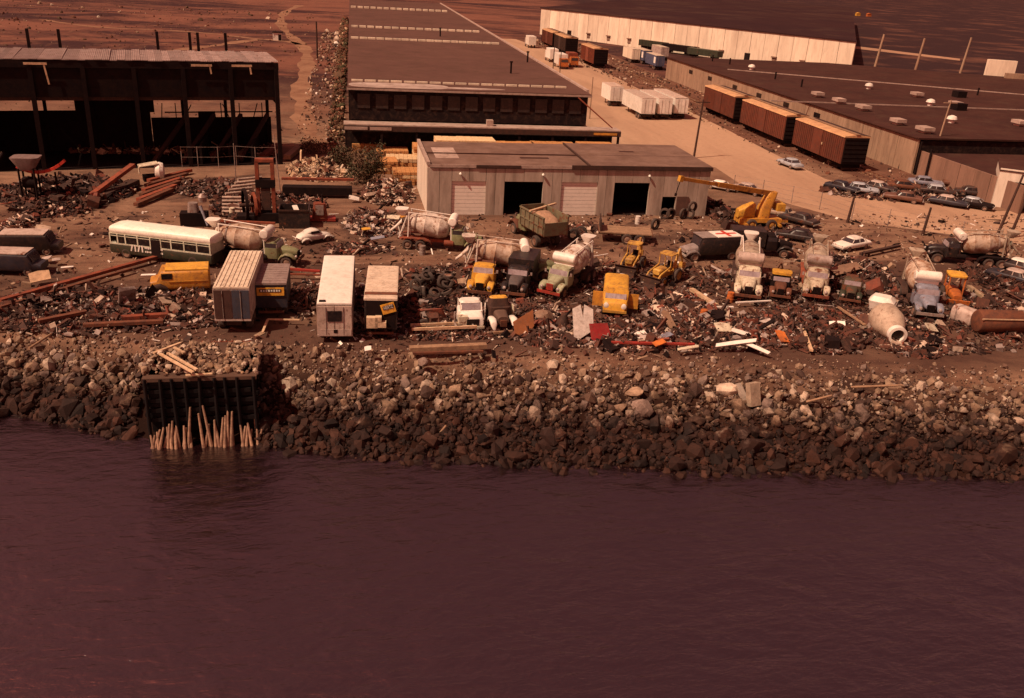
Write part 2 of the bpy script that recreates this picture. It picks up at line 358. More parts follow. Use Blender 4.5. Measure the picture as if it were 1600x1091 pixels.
def chunks(name, pos, size, mats, probs=None, shape='rock', parent=None, label=None):
    n = len(pos)
    if shape == 'rock': dim = size[:, None]*(.38+1.0*NR.rand(n, 3))
    else:
        dim = np.empty((n, 3)); k = NR.rand(n)
        dim[:] = size[:, None]*(.5+.7*NR.rand(n, 3))
        bar = k < .38; dim[bar] *= np.array([3.2, .3, .3]); sh = (k >= .38) & (k < .75); dim[sh] *= np.array([1.6, 1.1, .12])
    q = NR.normal(size=(n, 4))
    if shape != 'rock': q *= np.array([1.2, .28, .28, 1.2])
    q /= np.linalg.norm(q, axis=1)[:, None]; a, b, c, d = q.T
    Rm = np.stack([1-2*(c*c+d*d), 2*(b*c-a*d), 2*(b*d+a*c), 2*(b*c+a*d), 1-2*(b*b+d*d), 2*(c*d-a*b), 2*(b*d-a*c), 2*(c*d+a*b), 1-2*(b*b+c*c)], -1).reshape(n, 3, 3)
    T_, TF = (RD, RDF) if shape == 'rock' else (CUBE, CF); nv, nf, fs = len(T_), len(TF), TF.shape[1]
    L = (T_[None] + (NR.rand(n, nv, 3)-.5)*(.26 if shape == 'rock' else .12))*dim[:, None, :]
    V = np.einsum('nij,nkj->nki', Rm, L) + pos[:, None, :]
    Fc = (TF[None] + (np.arange(n)*nv)[:, None, None]).reshape(-1, fs)
    me = bpy.data.meshes.new(name); me.vertices.add(n*nv); me.vertices.foreach_set('co', V.ravel().astype('f'))
    me.loops.add(Fc.size); me.loops.foreach_set('vertex_index', Fc.ravel().astype('i'))
    me.polygons.add(len(Fc)); me.polygons.foreach_set('loop_start', (np.arange(len(Fc))*fs).astype('i'))
    for m in mats: me.materials.append(m)
    me.polygons.foreach_set('use_smooth', np.zeros(len(Fc), bool)); mi = NR.choice(len(mats), n, p=probs); me.polygons.foreach_set('material_index', np.repeat(mi, nf).astype('i'))
    me.update(calc_edges=True)
    o = link(name, me, parent); o['kind'] = 'stuff'
    if label: o['label'] = label
    return o
# ------------------------------------------------------------------ riprap bank
bank = T('riprap_bank', 'rocky riprap bank dropping from the scrapyard to the river', 'rock bank', loc=(0, 0, 0))
def rock_mesh(seed, mat):
    import bmesh
    rr = random.Random(seed); bm = bmesh.new(); bmesh.ops.create_icosphere(bm, subdivisions=2, radius=.5)
    pl = [(Vector((rr.gauss(0, 1), rr.gauss(0, 1), rr.gauss(0, 1))).normalized(), rr.uniform(.22, .42)) for _ in range(9)]
    for v in bm.verts:
        for n, d in pl:
            e = v.co.dot(n)-d
            if e > 0: v.co -= n*e
        v.co += Vector((rr.uniform(-1, 1), rr.uniform(-1, 1), rr.uniform(-1, 1)))*.012
    me = bpy.data.meshes.new('rock'); bm.to_mesh(me); bm.free(); me.polygons.foreach_set('use_smooth', [True]*len(me.polygons)); me.set_sharp_from_angle(angle=R(24)); me.materials.append(mat); return me
RM = [rock_mesh(i, stones[(0, 1, 0, 3, 2, 0, 1, 0, 3, 1)[i]]) for i in range(10)]
def jet_zone(x, y): return -13.8 < x < -5.6 and y < 60.0
k = 0
for _ in range(4000):
    if k >= 285: break
    x = RNG.uniform(-27, 50); t = RNG.triangular(.08, 1.12, .55)
    y = float(ytop(x))*(1-t)+float(ywat(x))*t
    if jet_zone(x, y): continue
    s = RNG.choice([.42, .5, .55, .62, .75, .95])*(1.1 if t > .35 else .8)
    o = link('rock', RM[RNG.randrange(10)], bank, (x, y, float(gz(x, y))+s*.14), (RNG.uniform(0, 6), RNG.uniform(0, 6), RNG.uniform(0, 6)))
    o.scale = (s*RNG.uniform(.9, 1.8), s*RNG.uniform(.7, 1.1), s*RNG.uniform(.6, .95)); k += 1
for px, py, s, sq, mi in ((95, 548, 1.6, 1.5, 3), (72, 545, 1.5, 1.6, 1), (30, 550, 1.6, 1.4, 0), (100, 575, 1.2, 1.1, 3), (122, 592, 1.2, 1.4, 0), (1175, 697, 1.7, 1.3, 1), (995, 640, 2.2, 1.1, 1),
                      (990, 655, 1.8, 1.2, 2), (588, 590, .9, 2.0, 3), (857, 605, 1.0, 1.1, 3), (1135, 610, 1.5, 1.2, 3), (1392, 605, 1.9, 1.0, 0), (660, 565, .8, 1.2, 1), (1340, 640, 1.2, 1.3, 0)):
    z = -.5
    for _ in range(8): q = at(px, py, z); z = float(gz(q.x, q.y))+.25*s
    o = link('rock', RM[{3: 3, 0: 0, 1: 1, 2: 4}[mi]], bank, q, (RNG.uniform(0, .5), RNG.uniform(0, .5), RNG.uniform(0, 3))); o.scale = (s*1.2, s*sq*.8, s*.8)
n = 38000
tt = NR.beta(1.9, 1.5, n)*1.2-.08; xx = NR.uniform(-45, 66, n)
yy = ytop(xx)*(1-tt)+ywat(xx)*tt
keep = ~((xx > -13.6) & (xx < -5.8) & (yy < 59.4)); xx, yy, tt = xx[keep], yy[keep], tt[keep]
sz = np.exp(NR.normal(-1.92, .62, len(xx))).clip(.06, .85)*(.6+.7*np.clip(tt, 0, 1))
chunks('rubble', np.stack([xx, yy, gz(xx, yy)+sz*.22], -1), sz, stones, (.30, .16, .24, .16, .14), parent=bank)
# drift timber and posts on the bank
def onbank(px, py, up=.2):
    z = -1.0
    for _ in range(10): q = at(px, py, z); z = float(gz(q.x, q.y))+up
    return q
def bar(name, label, cat, mat, a, b, r, sq=False, group=None):
    a, b = Vector(a), Vector(b); mid = (a+b)/2; d = b-a
    rot = d.to_track_quat('X', 'Z').to_euler()
    sh = B(0, 0, 0, d.length, r*2, r*(1.2 if sq is True else 2)) if sq else C((-d.length/2, 0, 0), (d.length/2, 0, 0), r, r*.85)
    return one(name, label, cat, mat, sh, loc=mid, rot=rot, group=group)
bar('timber_post', 'rusty red post standing in the water edge rocks left of the jetty', 'post', rustred, onbank(81, 606, -.3), onbank(81, 606, -.3)+Vector((-.15, 0, 2.4)), .12)
bar('concrete_beam', 'pale broken concrete beam leaning on the rocks right of centre', 'beam', concrete, onbank(1152, 600, .5), onbank(1172, 640, .6), .22, True)
bar('concrete_slab', 'broad weathered slab lying beside the pale broken beam', 'slab', M('buff_slab', (.42, .33, .24)), onbank(1176, 598, .5), onbank(1178, 634, .5), .42, True)
for i, (a, b, l) in enumerate((((665, 705), (697, 665), 'thin driftwood stick slanting up the dark wet rocks'), ((672, 700), (712, 680), 'thin driftwood stick crossing behind the slanting one'),
                               ((1260, 628), (1300, 618), 'short timber plank lying flat among rocks on the right bank'), ((1330, 605), (1410, 602), 'long buff beam lying level on the right bank'),
                               ((45, 545), (80, 522), 'thin bare stick lying over rocks at the left bank top'))):
    bar('driftwood', l, 'driftwood', wood, onbank(*a, .45), onbank(*b, .45), .09)
# ------------------------------------------------------------------ jetty (timber crib)
JD = .7
jt = T('timber_jetty', 'black tarred timber jetty stub with leaning log piles in the water', 'jetty', loc=(-9.6, 56.5, WZ))
jl, jr = at(222, 590, JD), at(400, 590, JD)
fx0, fx1, fy = jl.x, jr.x, (jl.y+jr.y)/2
def jp(x, y, z): return (x+9.6, y-56.5, z-WZ)
P(jt, 'crib_wall', tarred, B(*jp((fx0+fx1)/2, fy+.95, -1.3), fx1-fx0-.5, 1.2, 3.9), B(*jp(fx0+.6, fy+2.6, -1.6), .6, 4, 4.6), B(*jp(fx1-.6, fy+2.6, -1.6), .6, 4, 4.6))
for i in range(9): P(jt, 'cap_beam', tarred, B(*jp((fx0+fx1)/2+RNG.uniform(-.25, .25), fy+.25+.12*(i % 2), JD-.35-i*.33), fx1-fx0+RNG.uniform(-.5, .5), .32, .27, rz=RNG.uniform(-.012, .012), ry=RNG.uniform(-.012, .012)))
P(jt, 'deck', M('jetty_deck', (.11, .062, .042), .9), B(*jp((fx0+fx1)/2, fy+2.8, JD-.12), fx1-fx0, 5.6, .24))
for i in range(48):
    x = fx0+.15+(fx1-fx0-.3)*i/47+RNG.uniform(-.06, .06); f = i/47
    lean = RNG.uniform(-.5, .5); low = RNG.uniform(.9, 2.6) if (f < .35 or .5 < f < .75) and RNG.random() < .6 else RNG.uniform(.4, 1.2)
    out = .25+RNG.uniform(0, .35)
    if .40 < f < .47 or .78 < f < .84: continue
    P(jt, 'pile', logm, C(jp(x+lean, fy-.05, WZ+low+.2), jp(x, fy-.15-out*1.4, WZ-.6), .06, .13, 8))
for i in range(7):
    P(jt, 'pile', logm, C(jp(fx1-.3+i*.02, fy+.4+i*.35, WZ+1.5+i*.1), jp(fx1-.2, fy+.2+i*.4, WZ-.6), .1, .15, 8))
for i, x in enumerate(np.linspace(fx0+.2, fx1-.2, 9)):
    P(jt, 'pile', tarred, C(jp(x+RNG.uniform(-.2, .2), fy+.02, JD-.05), jp(x+RNG.uniform(-.2, .2), fy-.02, WZ-.6), .11, .13, 8))
nj = 420; xj = NR.uniform(fx0, fx1, nj); yj = NR.uniform(fy+.3, fy+5.4, nj)
chunks('deck_rubble', np.stack([xj, yj, np.full(nj, JD+.08)+.75*np.exp(-((xj+11.5)**2+(yj-fy-2.0)**2)/4)*NR.rand(nj)], -1), NR.uniform(.12, .38, nj), [stones[0], stones[3], stones[2], wood], (.4, .2, .3, .1), label='broken stone lying on the jetty deck')
for i, (a, b, l) in enumerate((((250, 553), (302, 582), 'long pale plank slanting over the jetty deck rubble'), ((262, 552), (308, 578), 'second pale plank beside the long slanting one on the jetty'),
                               ((290, 587), (332, 584), 'short round pole lying along the front edge of the jetty'), ((240, 552), (282, 536), 'weathered plank rising towards the yard behind the jetty'),
                               ((272, 543), (288, 552), 'stubby pale board on top of the jetty rubble'))):
    bar('plank', l, 'plank', palewood, at(*a, JD+(.2 if i == 2 else .8)), at(*b, JD+(.2 if i == 2 else .75)), .09, i != 2)
gm = T('wire_grid', 'rusty reinforcing mesh lying on the bank behind the jetty', 'wire mesh', loc=at(352, 545, .3))
P(gm, 'bars', rustred, *[C((i*.4-1.6, -.9, 0), (i*.4-1.6, .9, .25), .03, n=5) for i in range(9)], *[C((-1.7, j*.4-.8, .02+j*.04), (1.7, j*.4-.8, .02+j*.04), .03, n=5) for j in range(5)])
# ------------------------------------------------------------------ buildings
BX = lambda x0, x1, y0, y1, z0, z1: B((x0+x1)/2, (y0+y1)/2, (z0+z1)/2, x1-x0, y1-y0, z1-z0)
# -- garage
g0, g1, gy0, gy1, gh = 9.35, 41.5, 95.2, 107.8, 5.5
G = T('garage', 'long low stained concrete garage with four big door openings', 'garage', loc=(g0, gy0, 0))
def gp(x0, x1, y0, y1, z0, z1): return BX(x0-g0, x1-g0, y0-gy0, y1-gy0, z0, z1)
doors = [(12.0, 15.75, 1), (17.8, 22.1, 0), (24.2, 28.35, 1), (30.3, 34.4, 0), (36.1, 37.7, 0)]
heads = [3.75, 3.75, 3.75, 3.75, 2.2]
edges = [g0]
for d in doors: edges += [d[0], d[1]]
edges.append(g1)
for i in range(0, len(edges), 2):
    a, b = edges[i], edges[i+1]; k = max(1, round((b-a)/1.25))
    for j in range(k): P(G, 'wall_panel', concrete, gp(a+(b-a)*j/k+.02, a+(b-a)*(j+1)/k-.02, gy0, gy0+.3, 0, gh-.35))
for (a, b, c), hd in zip(doors, heads):
    k = max(1, round((b-a)/2.1))
    for j in range(k): P(G, 'lintel_panel', concrete, gp(a+(b-a)*j/k+.02, a+(b-a)*(j+1)/k-.02, gy0, gy0+.3, hd, gh-.35))
    if c:
        dr = P(G, 'roller_door', doorm, *[gp(a, b, gy0+.16, gy0+.22+.02*(q % 2), hd*q/9, hd*(q+1)/9-.03) for q in range(9)])
P(G, 'side_wall', concw, gp(g0, g0+.3, gy0+.3, gy1-.3, 0, gh-.1), gp(g0, g0+.3, gy0, gy0+.3, gh-.35, gh-.1))
P(G, 'side_wall', concrete, gp(g1-.3, g1, gy0+.3, gy1-.3, 0, gh-.35)); P(G, 'back_wall', concrete, gp(g0, g1, gy1-.3, gy1, 0, gh-.35))
P(G, 'partition', soot_shade, gp(g0+.3, g1-.3, gy0+6, gy0+6.2, 0, gh-.4)); P(G, 'floor', soot_shade, gp(g0+.3, g1-.3, gy0+.3, gy1-.3, .0, .03))  # near-black partition and floor paint in the shade behind the openings
P(G, 'roof', roofg, gp(g0+.25, 27.2, gy0-.05, gy1+.2, gh-.3, gh), gp(27.25, g1+.2, gy0-.1, gy1+.2, gh-.3, gh+.12))
P(G, 'parapet', fascia, gp(g0-.05, g0+.3, gy0-.05, gy1+.1, gh-.1, gh+.3)); P(G, 'eaves_board', fascia, gp(g0+.3, 14.6, gy0-.12, gy0-.05, gh-.28, gh+.05)); P(G, 'eaves_board', fascia, gp(19.5, 25.2, gy0-.12, gy0-.05, gh-.28, gh+.04))
P(G, 'gutter', rustdark, gp(14.6, 19.5, gy0-.16, gy0-.05, gh-.25, gh+.03), gp(25.2, g1, gy0-.2, gy0-.1, gh-.28, gh+.16), gp(27.1, 27.3, gy0-.1, gy1, gh+.1, gh+.22))
for i in range(4): P(G, 'roof_patch', fascia if i < 2 else roofd, gp((10.6, 10.6, 20.2, 33)[i], (13.2, 13.2, 23.5, 34.8)[i], (98.6, 101.6, 99, 103)[i], (101.3, 104.4, 99.7, 103.6)[i], gh+.001, gh+(.13 if i > 2 else .02)))
P(G, 'roof_seam', roofd, *[gp(g0+.4, g1-.2, y, y+.06, gh+.0, gh+.135) for y in (100.9,)])
for x in (12.9, 22.0, 34.2): P(G, 'wall_lamp', cleanwhite, C((x-g0, -.02, gh-.95), (x-g0, -.2, gh-.9), .04), LA((x-g0, -.22, gh-.95), (0, 0, 1), [(0, .16), (.12, .12), (.2, .04)], 10))
P(G, 'open_door', M('brown_door', (.12, .065, .05)), gp(37.8, 39.2, gy0-.12, gy0-.04, .1, 2.25))
# -- long warehouse
W0, W1 = 1.5, 34.0; wy0, wy1, wh = 127.0, 420.0, 9.0
W = T('long_warehouse', 'long flat roofed warehouse with rows of pale roof dashes and dark front', 'warehouse', loc=(W0, wy0, 0), rz=R(-1.0))
def wp(x0, x1, y0, y1, z0, z1): return B((x0+x1)/2, (y0+y1)/2, (z0+z1)/2, x1-x0, y1-y0, z1-z0)
ww = W1-W0
P(W, 'roof', rooff, wp(0, ww+1.5, 0, 240, wh-.4, wh)); 
shade_wall = M('shaded_wall_black', (.017, .010, .010), .9, (.010, .007, .008), sc=.6, spec=.08)  # near-black wall colour carries the shade below the roof edge
P(W, 'front_wall', shade_wall, wp(.3, ww+1.2, .6, .9, 4.6, wh-.4)); P(W, 'side_wall', shade_wall, wp(.1, .5, 1, 239, 0, wh-.4)); P(W, 'side_wall', conct, wp(ww+1, ww+1.3, 1, 239, 0, wh-.4))
for k in range(13): P(W, 'window', M('dark_pane', (.03, .019, .018), .5), wp(1.3+k*2.48, 3.0+k*2.48, .5, .6, 6.2, 8.1))  # panes almost as dark as the wall around them
P(W, 'roof_edge', fascia, wp(-.1, ww+1.6, -.12, 0, wh-.35, wh-.12))
P(W, 'silver_coating', silver, LZ([(wh+.004, 0.1, 14, 2.7, 3), (wh+.012, .1, 14, 2.7, 3)], cy=2.75), LZ([(wh+.003, 12, 22, .9, 2), (wh+.008, 12, 22, .9, 2)], cy=2.2))
sk = mesh('skylight', [B(0, 0, .12, 1.55, .3, .24)], M('skylight_pane', (.80, .72, .55), .5, bump=0))
for yk, nn in ((6.2, 17), (74, 18), (105, 16), (185, 15)):
    for k in range(nn): link('skylight', sk, W, (1.3+k*(ww-1.0)/nn+RNG.uniform(-.05, .05), yk, wh)).scale = (1.0, 1+yk/40, 1+yk/160)
P(W, 'parapet', fascia, wp(ww+1.5, ww+1.9, 3, 239, wh-.4, wh+.25))
for x, y in ((26, 22), (20.5, 88), (32, 40)): P(W, 'vent_pipe', soot_shade, C((x, y, wh), (x, y, wh+1.7), .16), C((x, y, wh+1.7), (x, y, wh+1.9), .28))
# canopy
cx0, cx1 = -.6, 38.2
P(W, 'canopy_roof', fascia, wp(cx0, cx1, -2.2, .5, 4.25, 4.45), ); P(W, 'canopy_fascia', rustdark, wp(cx0, cx1, -2.35, -2.2, 3.6, 4.3))
P(W, 'canopy_sign', fascia, wp(cx0+.1, cx0+3.2, -2.42, -2.36, 3.75, 4.15)); P(W, 'canopy_sign', fascia, wp(cx0+3.5, cx0+6.4, -2.42, -2.36, 3.75, 4.15)); P(W, 'canopy_sign', ochre, wp(cx1-4, cx1-.6, -2.42, -2.36, 3.8, 4.1))
for x in np.linspace(cx0+.3, cx1-.3, 9): P(W, 'canopy_post', soot_shade, B(x, -2.1, 1.8, .3, .3, 3.6))
P(W, 'loading_front', shade_wall, wp(cx0+.3, cx1-.3, .95, 1.15, 0, 4.2))
for x in (19.5, ): P(W, 'roof_box', fascia, B(x, -.8, 4.85, .9, .9, .8))
bar('drain_pipe', 'rusty drain pipe slanting from the warehouse corner down to the canopy', 'pipe', rustred, (33.5, 126.0, 8.6), (38.5, 124.6, 4.7), .1)
# -- open steel shed on the left
A0, A1 = at(-40, 97, 12.7), at(441, 97, 12.7)
A0 = Vector((-40, 113.2, 0)); A1 = Vector((-7.0, 119.6, 0))
sx = (A1-A0).length; sang = math.atan2(A1.y-A0.y, A1.x-A0.x)
SH = T('open_steel_shed', 'tall open sided steel shed, its shade painted black, with a grey corrugated roof strip', 'shed', loc=A0, rz=sang)
sdp = 11.5; sh = 12.7
nsh = 40
shm = mesh('roof_sheet', [B(0, sdp/2, 0, sx/nsh-.03, sdp, .06), *[B(q*.2-.4, sdp/2, .05, .07, sdp, .06) for q in range(5)]], corr, False)
for k in range(nsh):
    link('roof_sheet', shm, SH, (sx*(k+.5)/nsh, RNG.uniform(-.12, .1), sh+RNG.uniform(-.03, .05)), (RNG.uniform(-.006, .006), 0, 0))
P(SH, 'girder', soot_shade, B(sx/2, .2, sh-.5, sx, .35, .8), B(sx/2, sdp-.2, sh-.5, sx, .35, .8))
P(SH, 'upper_shade_cladding', soot_shade, B(sx/2, .25, sh-2.2, sx-.5, .08, 4.0), B(sx/2, sdp-.1, sh-3.1, sx-.4, .1, 5.6))  # front panel painted black to stand for the shaded interior
P(SH, 'end_shade_cladding', soot_shade, B(.1, sdp/2, sh/2, .12, sdp, sh-.6)); P(SH, 'end_shade_cladding', soot_shade, B(sx-.1, sdp/2+1.5, sh-3, .12, sdp-3, 5))  # left end wall is unseen, added solid to keep the sun out
P(SH, 'back_wall', soot_shade, B(9.2, sdp-.2, 2.6, 18, .12, 5.2), B(14, sdp-.25, 6.2, 9.5, .1, 2.6), B(26, sdp-.2, 2.1, 15.5, .12, 4.2), *[B(x_, sdp-.3, 4.4, .12, .1, 3.4, ry=r_) for x_, r_ in ((19.6, .1), (21.4, 0), (22.6, .5), (27.2, 0), (28.1, -.4), (29.6, 0), (31.5, .3), (32.6, 0))], B(27, sdp-.35, 4.9, 14, .12, .16), B(25.3, sdp-.3, 3.9, 2.2, .1, 2.2)); P(SH, 'floor', soot_shade, B(sx/2, sdp/2+.3, .02, sx, sdp+.6, .03))  # floor and low back wall coloured near black for the shade inside
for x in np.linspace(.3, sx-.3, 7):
    P(SH, 'column', soot_shade, B(x, .2, (sh-.8)/2, .5, .5, sh-.8)); P(SH, 'column', soot_shade, B(x, sdp-.3, (sh-.8)/2, .4, .4, sh-.8))
for x_ in (19.5, 23, 26.5, 30): P(SH, 'slanted_beam', rustdark, C((x_-1.5, 1.5, .4), (x_+3.2, sdp-1.0, 4.6), .32, n=4))
P(SH, 'crane_beam', rustdark, B(sx/2, .7, 8.4, sx, .4, .7), B(sx/2, sdp-.8, 8.4, sx, .4, .7))
P(SH, 'crane_bridge', rustdark, B(21, sdp/2, 8.9, .8, sdp-1.5, .8))
for a, b in ((24.5, 3.2), (28, 3.6), (30.8, 3)): P(SH, 'sill_wall', soot_shade, B(a, 5.5, 1.2, .3, 9, 2.4, rz=-.2))
for x in (5, 8.5, 20, 24, 25, 28.5): P(SH, 'roof_post', soot_shade, B(x, sdp+.5, 11, .35, .35, 8))
for x, l in ((7.5, 2.3), (25.5, 1.0), (30.2, 1.0)):
    P(SH, 'hanging_strip', palewood, B(x, -.1, sh-.45-l/2, .18, .06, l, ry=-.12), B(x-1, -.12, sh-.45, 2.4, .05, .25))
nb = 900; pb = np.stack([NR.uniform(-34, -8, nb), NR.uniform(124, 131.5, nb), np.full(nb, .25)], -1)
chunks('shed_litter', pb, NR.uniform(.2, .7, nb), [rust, palewood, rustdark, lumber2], (.4, .2, .3, .1), 'scrap', label='scrap timber and rust littering the shed floor')
for i in range(5):
    a = Vector((-19+i*3.1, 122+RNG.uniform(-.5, .5), .5)); bar('timber_stack', ('long timber stack on the shed floor, leftmost of five', 'long timber stack on the shed floor, second of five', 'long timber stack in the middle of the shed floor', 'long timber stack on the shed floor, fourth of five', 'long timber stack nearest the right shed column')[i], 'timber', rustred if i % 2 else wood, a, a+Vector((1.5, 7.5, 0)), .45, True, group='timber stacks in the steel shed')
# -- tan warehouse on the right
X0, ry0, ry1, rh = 83.3, 119.0, 228.0, 5.3
RW = T('tan_warehouse', 'low tan concrete warehouse with dark gravel roof and many roof vents', 'warehouse', loc=(X0, ry0, 0))
npan = 22
for k in range(npan):
    P(RW, 'wall_panel', conct, B(.15, (ry1-ry0)*(k+.5)/npan, (rh-.2)/2, .3+.03*(k % 2), (ry1-ry0)/npan-.07, rh-.2))
P(RW, 'end_wall', conct, B(4, ry1-ry0, rh/2-.1, 8, .3, rh-.2)); P(RW, 'near_wall', shade_wall, B(60, 0.2, rh/2-.2, 119, .3, rh-.4))  # near wall gets the dark colour for the shade on that end
P(RW, 'roof', roofd, HX([(-.2, -.2), (130, -.2), (130, 70), (70, 96), (44, 109), (-.2, 109.2)], (rh-.25, rh)))
P(RW, 'roof_curb', fascia, B(30, 31.5, rh+.08, 75, .22, .2, rz=R(-3)), B(45, 62, rh+.08, 90, .22, .2, rz=R(-28)))
P(RW, 'gutter', roofd, B(-.28, 54.5, rh-.08, .16, 109, .16))
for k, yy_ in enumerate((30, 42, 54, 66, 80, 92)): P(RW, 'wall_window', darkglass, B(-.03, yy_, 3.6, .1, 2.2, .8))
P(RW, 'end_window', darkglass, B(2.6, ry1-ry0-109.1, 2, 1.8, .1, 3))
for k, (px, py, wd) in enumerate(((1277, 147, 2.2), (1310, 157, 2.2), (1348, 168, 2.4), (1432, 147, 2.2), (1402, 190, 2.2), (1444, 203, 2.4), (1492, 162, 2.2), (1592, 192, 2.2))):
    q = at(px, py+5, rh); v = P(RW, 'roof_vent', fascia, B(q.x-X0, q.y-ry0, rh+.7, wd*.75, wd, .5), B(q.x-X0, q.y-ry0, rh+.3, wd*.5, wd*.6, .5))
for px, py in ((1357, 137), (1453, 163), (1174, 107), (1486, 190)):
    q = at(px, py+2, rh); P(RW, 'dome_vent', white, LA((q.x-X0, q.y-ry0, rh), (0, 0, 1), [(0, .5), (.5, .5), (.6, .85), (1.0, .7), (1.2, .2)], 10))
for px, py in ((1211, 118), (1252, 130), (1527, 143), (1140, 95), (1113, 90)):
    q = at(px, py+6, rh); P(RW, 'roof_stack', soot_shade, C((q.x-X0, q.y-ry0, rh), (q.x-X0, q.y-ry0, rh+1.5), .18))
for px, py in ((1498, 152), (1497, 172)):
    q = at(px, py, rh); P(RW, 'roof_hut', soot_shade, B(q.x-X0, q.y-ry0, rh+.6, 2.0, 2.0, 1.2))
# low yard wall continuing toward the river
LW = T('yard_wall', 'lower brown concrete wall running on from the tan warehouse corner', 'wall', loc=(X0, ry0, 0))
brownc = M('brown_concrete', (.25, .15, .105), .9, (.19, .11, .08), sc=.4, streak=True)
for k in range(7): P(LW, 'wall_panel', brownc, B(.6+.03*(k % 2), -1.7-k*3.2, 1.75, .28, 3.12, 3.5))
P(LW, 'roof', roofd, HX([(.8, -24), (60, -24), (60, -.3), (.8, -.3)], (3.0, 3.15)))
for i in range(2): P(LW, 'downpipe', soot_shade, C((.2, -.6-i*2.6, 0), (.2, -.6-i*2.6, 4.8-i*.6), .16))
# white building at the right edge
wb = at(1548, 322)
WB = T('white_building', 'white gable wall with a big black doorway at the right edge', 'building', loc=wb, rz=R(-36))
P(WB, 'wall', concw, BX(0, 1.9, 0, .3, 0, 4.9), BX(1.9, 9, 0, .3, 3.4, 4.9), BX(0, .3, .3, 9, 0, 4.6)); P(WB, 'roof', roofd, BX(-.1, 9.1, -.1, 9, 4.6, 4.75))
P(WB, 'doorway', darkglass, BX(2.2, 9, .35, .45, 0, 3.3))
# -- far white wall building
p0, p1 = Vector((77.5, 357, 0)), Vector((146.5, 248, 0)); dv = (p1-p0); fl = dv.length
FW = T('white_walled_building', 'huge building behind with a long white panelled wall and dark roof', 'building', loc=p0, rz=math.atan2(dv.y, dv.x))
fh = 9.4; nfp = 26
for k in range(nfp):
    P(FW, 'wall_panel', concp, B(fl*(k+.5)/nfp, .15+.04*(k % 2), fh/2, fl/nfp-.12, .3, fh))
P(FW, 'roof', M('far_black_roof', (.026, .012, .014), .9, (.035, .015, .015), sc=.02, spec=.08), HX([(-.3, -.3), (fl+.2, -.3), (fl+.2-.47*330, .88*330), (-.3-.47*330, .88*330)], (fh, fh+.3)))
P(FW, 'end_wall', concp, HX([(fl-.4, .35), (fl, .35), (fl-.47*329, .88*329), (fl-.4-.47*329, .88*329)], (0, fh-.02))); P(FW, 'end_wall', conct, HX([(0, .35), (.4, .35), (.4-.47*329, .88*329), (-.47*329, .88*329)], (0, fh-.02)))
for k in range(13):
    x = 6+k*(fl-12)/12
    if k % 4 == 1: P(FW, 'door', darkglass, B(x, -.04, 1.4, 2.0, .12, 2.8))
    else: P(FW, 'vent_hood', brownc, B(x, -.25, 2.6, 1.8, .5, .35), B(x, -.1, 1.7, 1.3, .14, 1.2))
# far concrete blocks right
for i, (px, py, wd, hg, l) in enumerate(((1552, 147, 7, 9, 'tall pale concrete wall stub beyond the tan warehouse roof'), (1590, 154, 9, 6.5, 'lower stained concrete wall at the far right edge'))):
    q = at(px, py+4); k = T('concrete_wall', l, 'wall', loc=q, rz=R(-18))
    P(k, 'wall_slab', concp if i == 0 else conct, B(0, 0, hg/2, wd, 1.2, hg), B(wd/2-.5, 3, hg/2-.5, 1, 6, hg-1))
for i, (px, a, b) in enumerate(((1370, 112, 72), (1432, 120, 76), (1505, 115, 73))):
    q = at(px-5, a); one('far_pole', ('tan pole beyond the roof, nearest the white wall end', 'tan pole beyond the dark roof, middle of three', 'tan twin pole beyond the dark roof, rightmost of three')[i], 'pole', conct, C((0, 0, 0), (1.0, 0, 11), .4, .3), loc=q, group='far poles behind the tan warehouse')
pale_strip = world_noise_mat('pale_gravel', (.36, .22, .14), (.28, .17, .11), (.2, .11, .08), .1, .8)
a = [at(*p) for p in ((1330, 108), (1550, 135), (1550, 142), (1330, 118))]
sheet('far_path', 'pale gravel strip behind the tan warehouse', pale_strip, [(q.x, q.y) for q in a], .02)
a = [at(*p) for p in ((1335, 72), (1500, 92), (1500, 95), (1335, 76))]
sheet('far_lane', 'thin tan lane crossing the dark ground beyond', pale_strip, [(q.x, q.y) for q in a], .02)
for i, (px, py, m) in enumerate(((1287, 13, white), (1340, 22, yellow), (1357, 23, orange), (1305, 14, orange))):
    q = at(px, py+3); t = T('far_shed', ('tiny bright white hut on the dark ground at the top', 'tiny yellow hut on the dark ground at the top', 'tiny orange hut right of the yellow one', 'tiny orange hut right of the white one')[i], 'hut', loc=q)
    t.scale = (.55, .55, .5); P(t, 'wall', m, B(0, 0, 1.8, 6, 4, 3.6)); P(t, 'roof', m, PR([(-3.4, 3.6), (3.4, 3.6), (0, 5)], -2.3, 2.3))
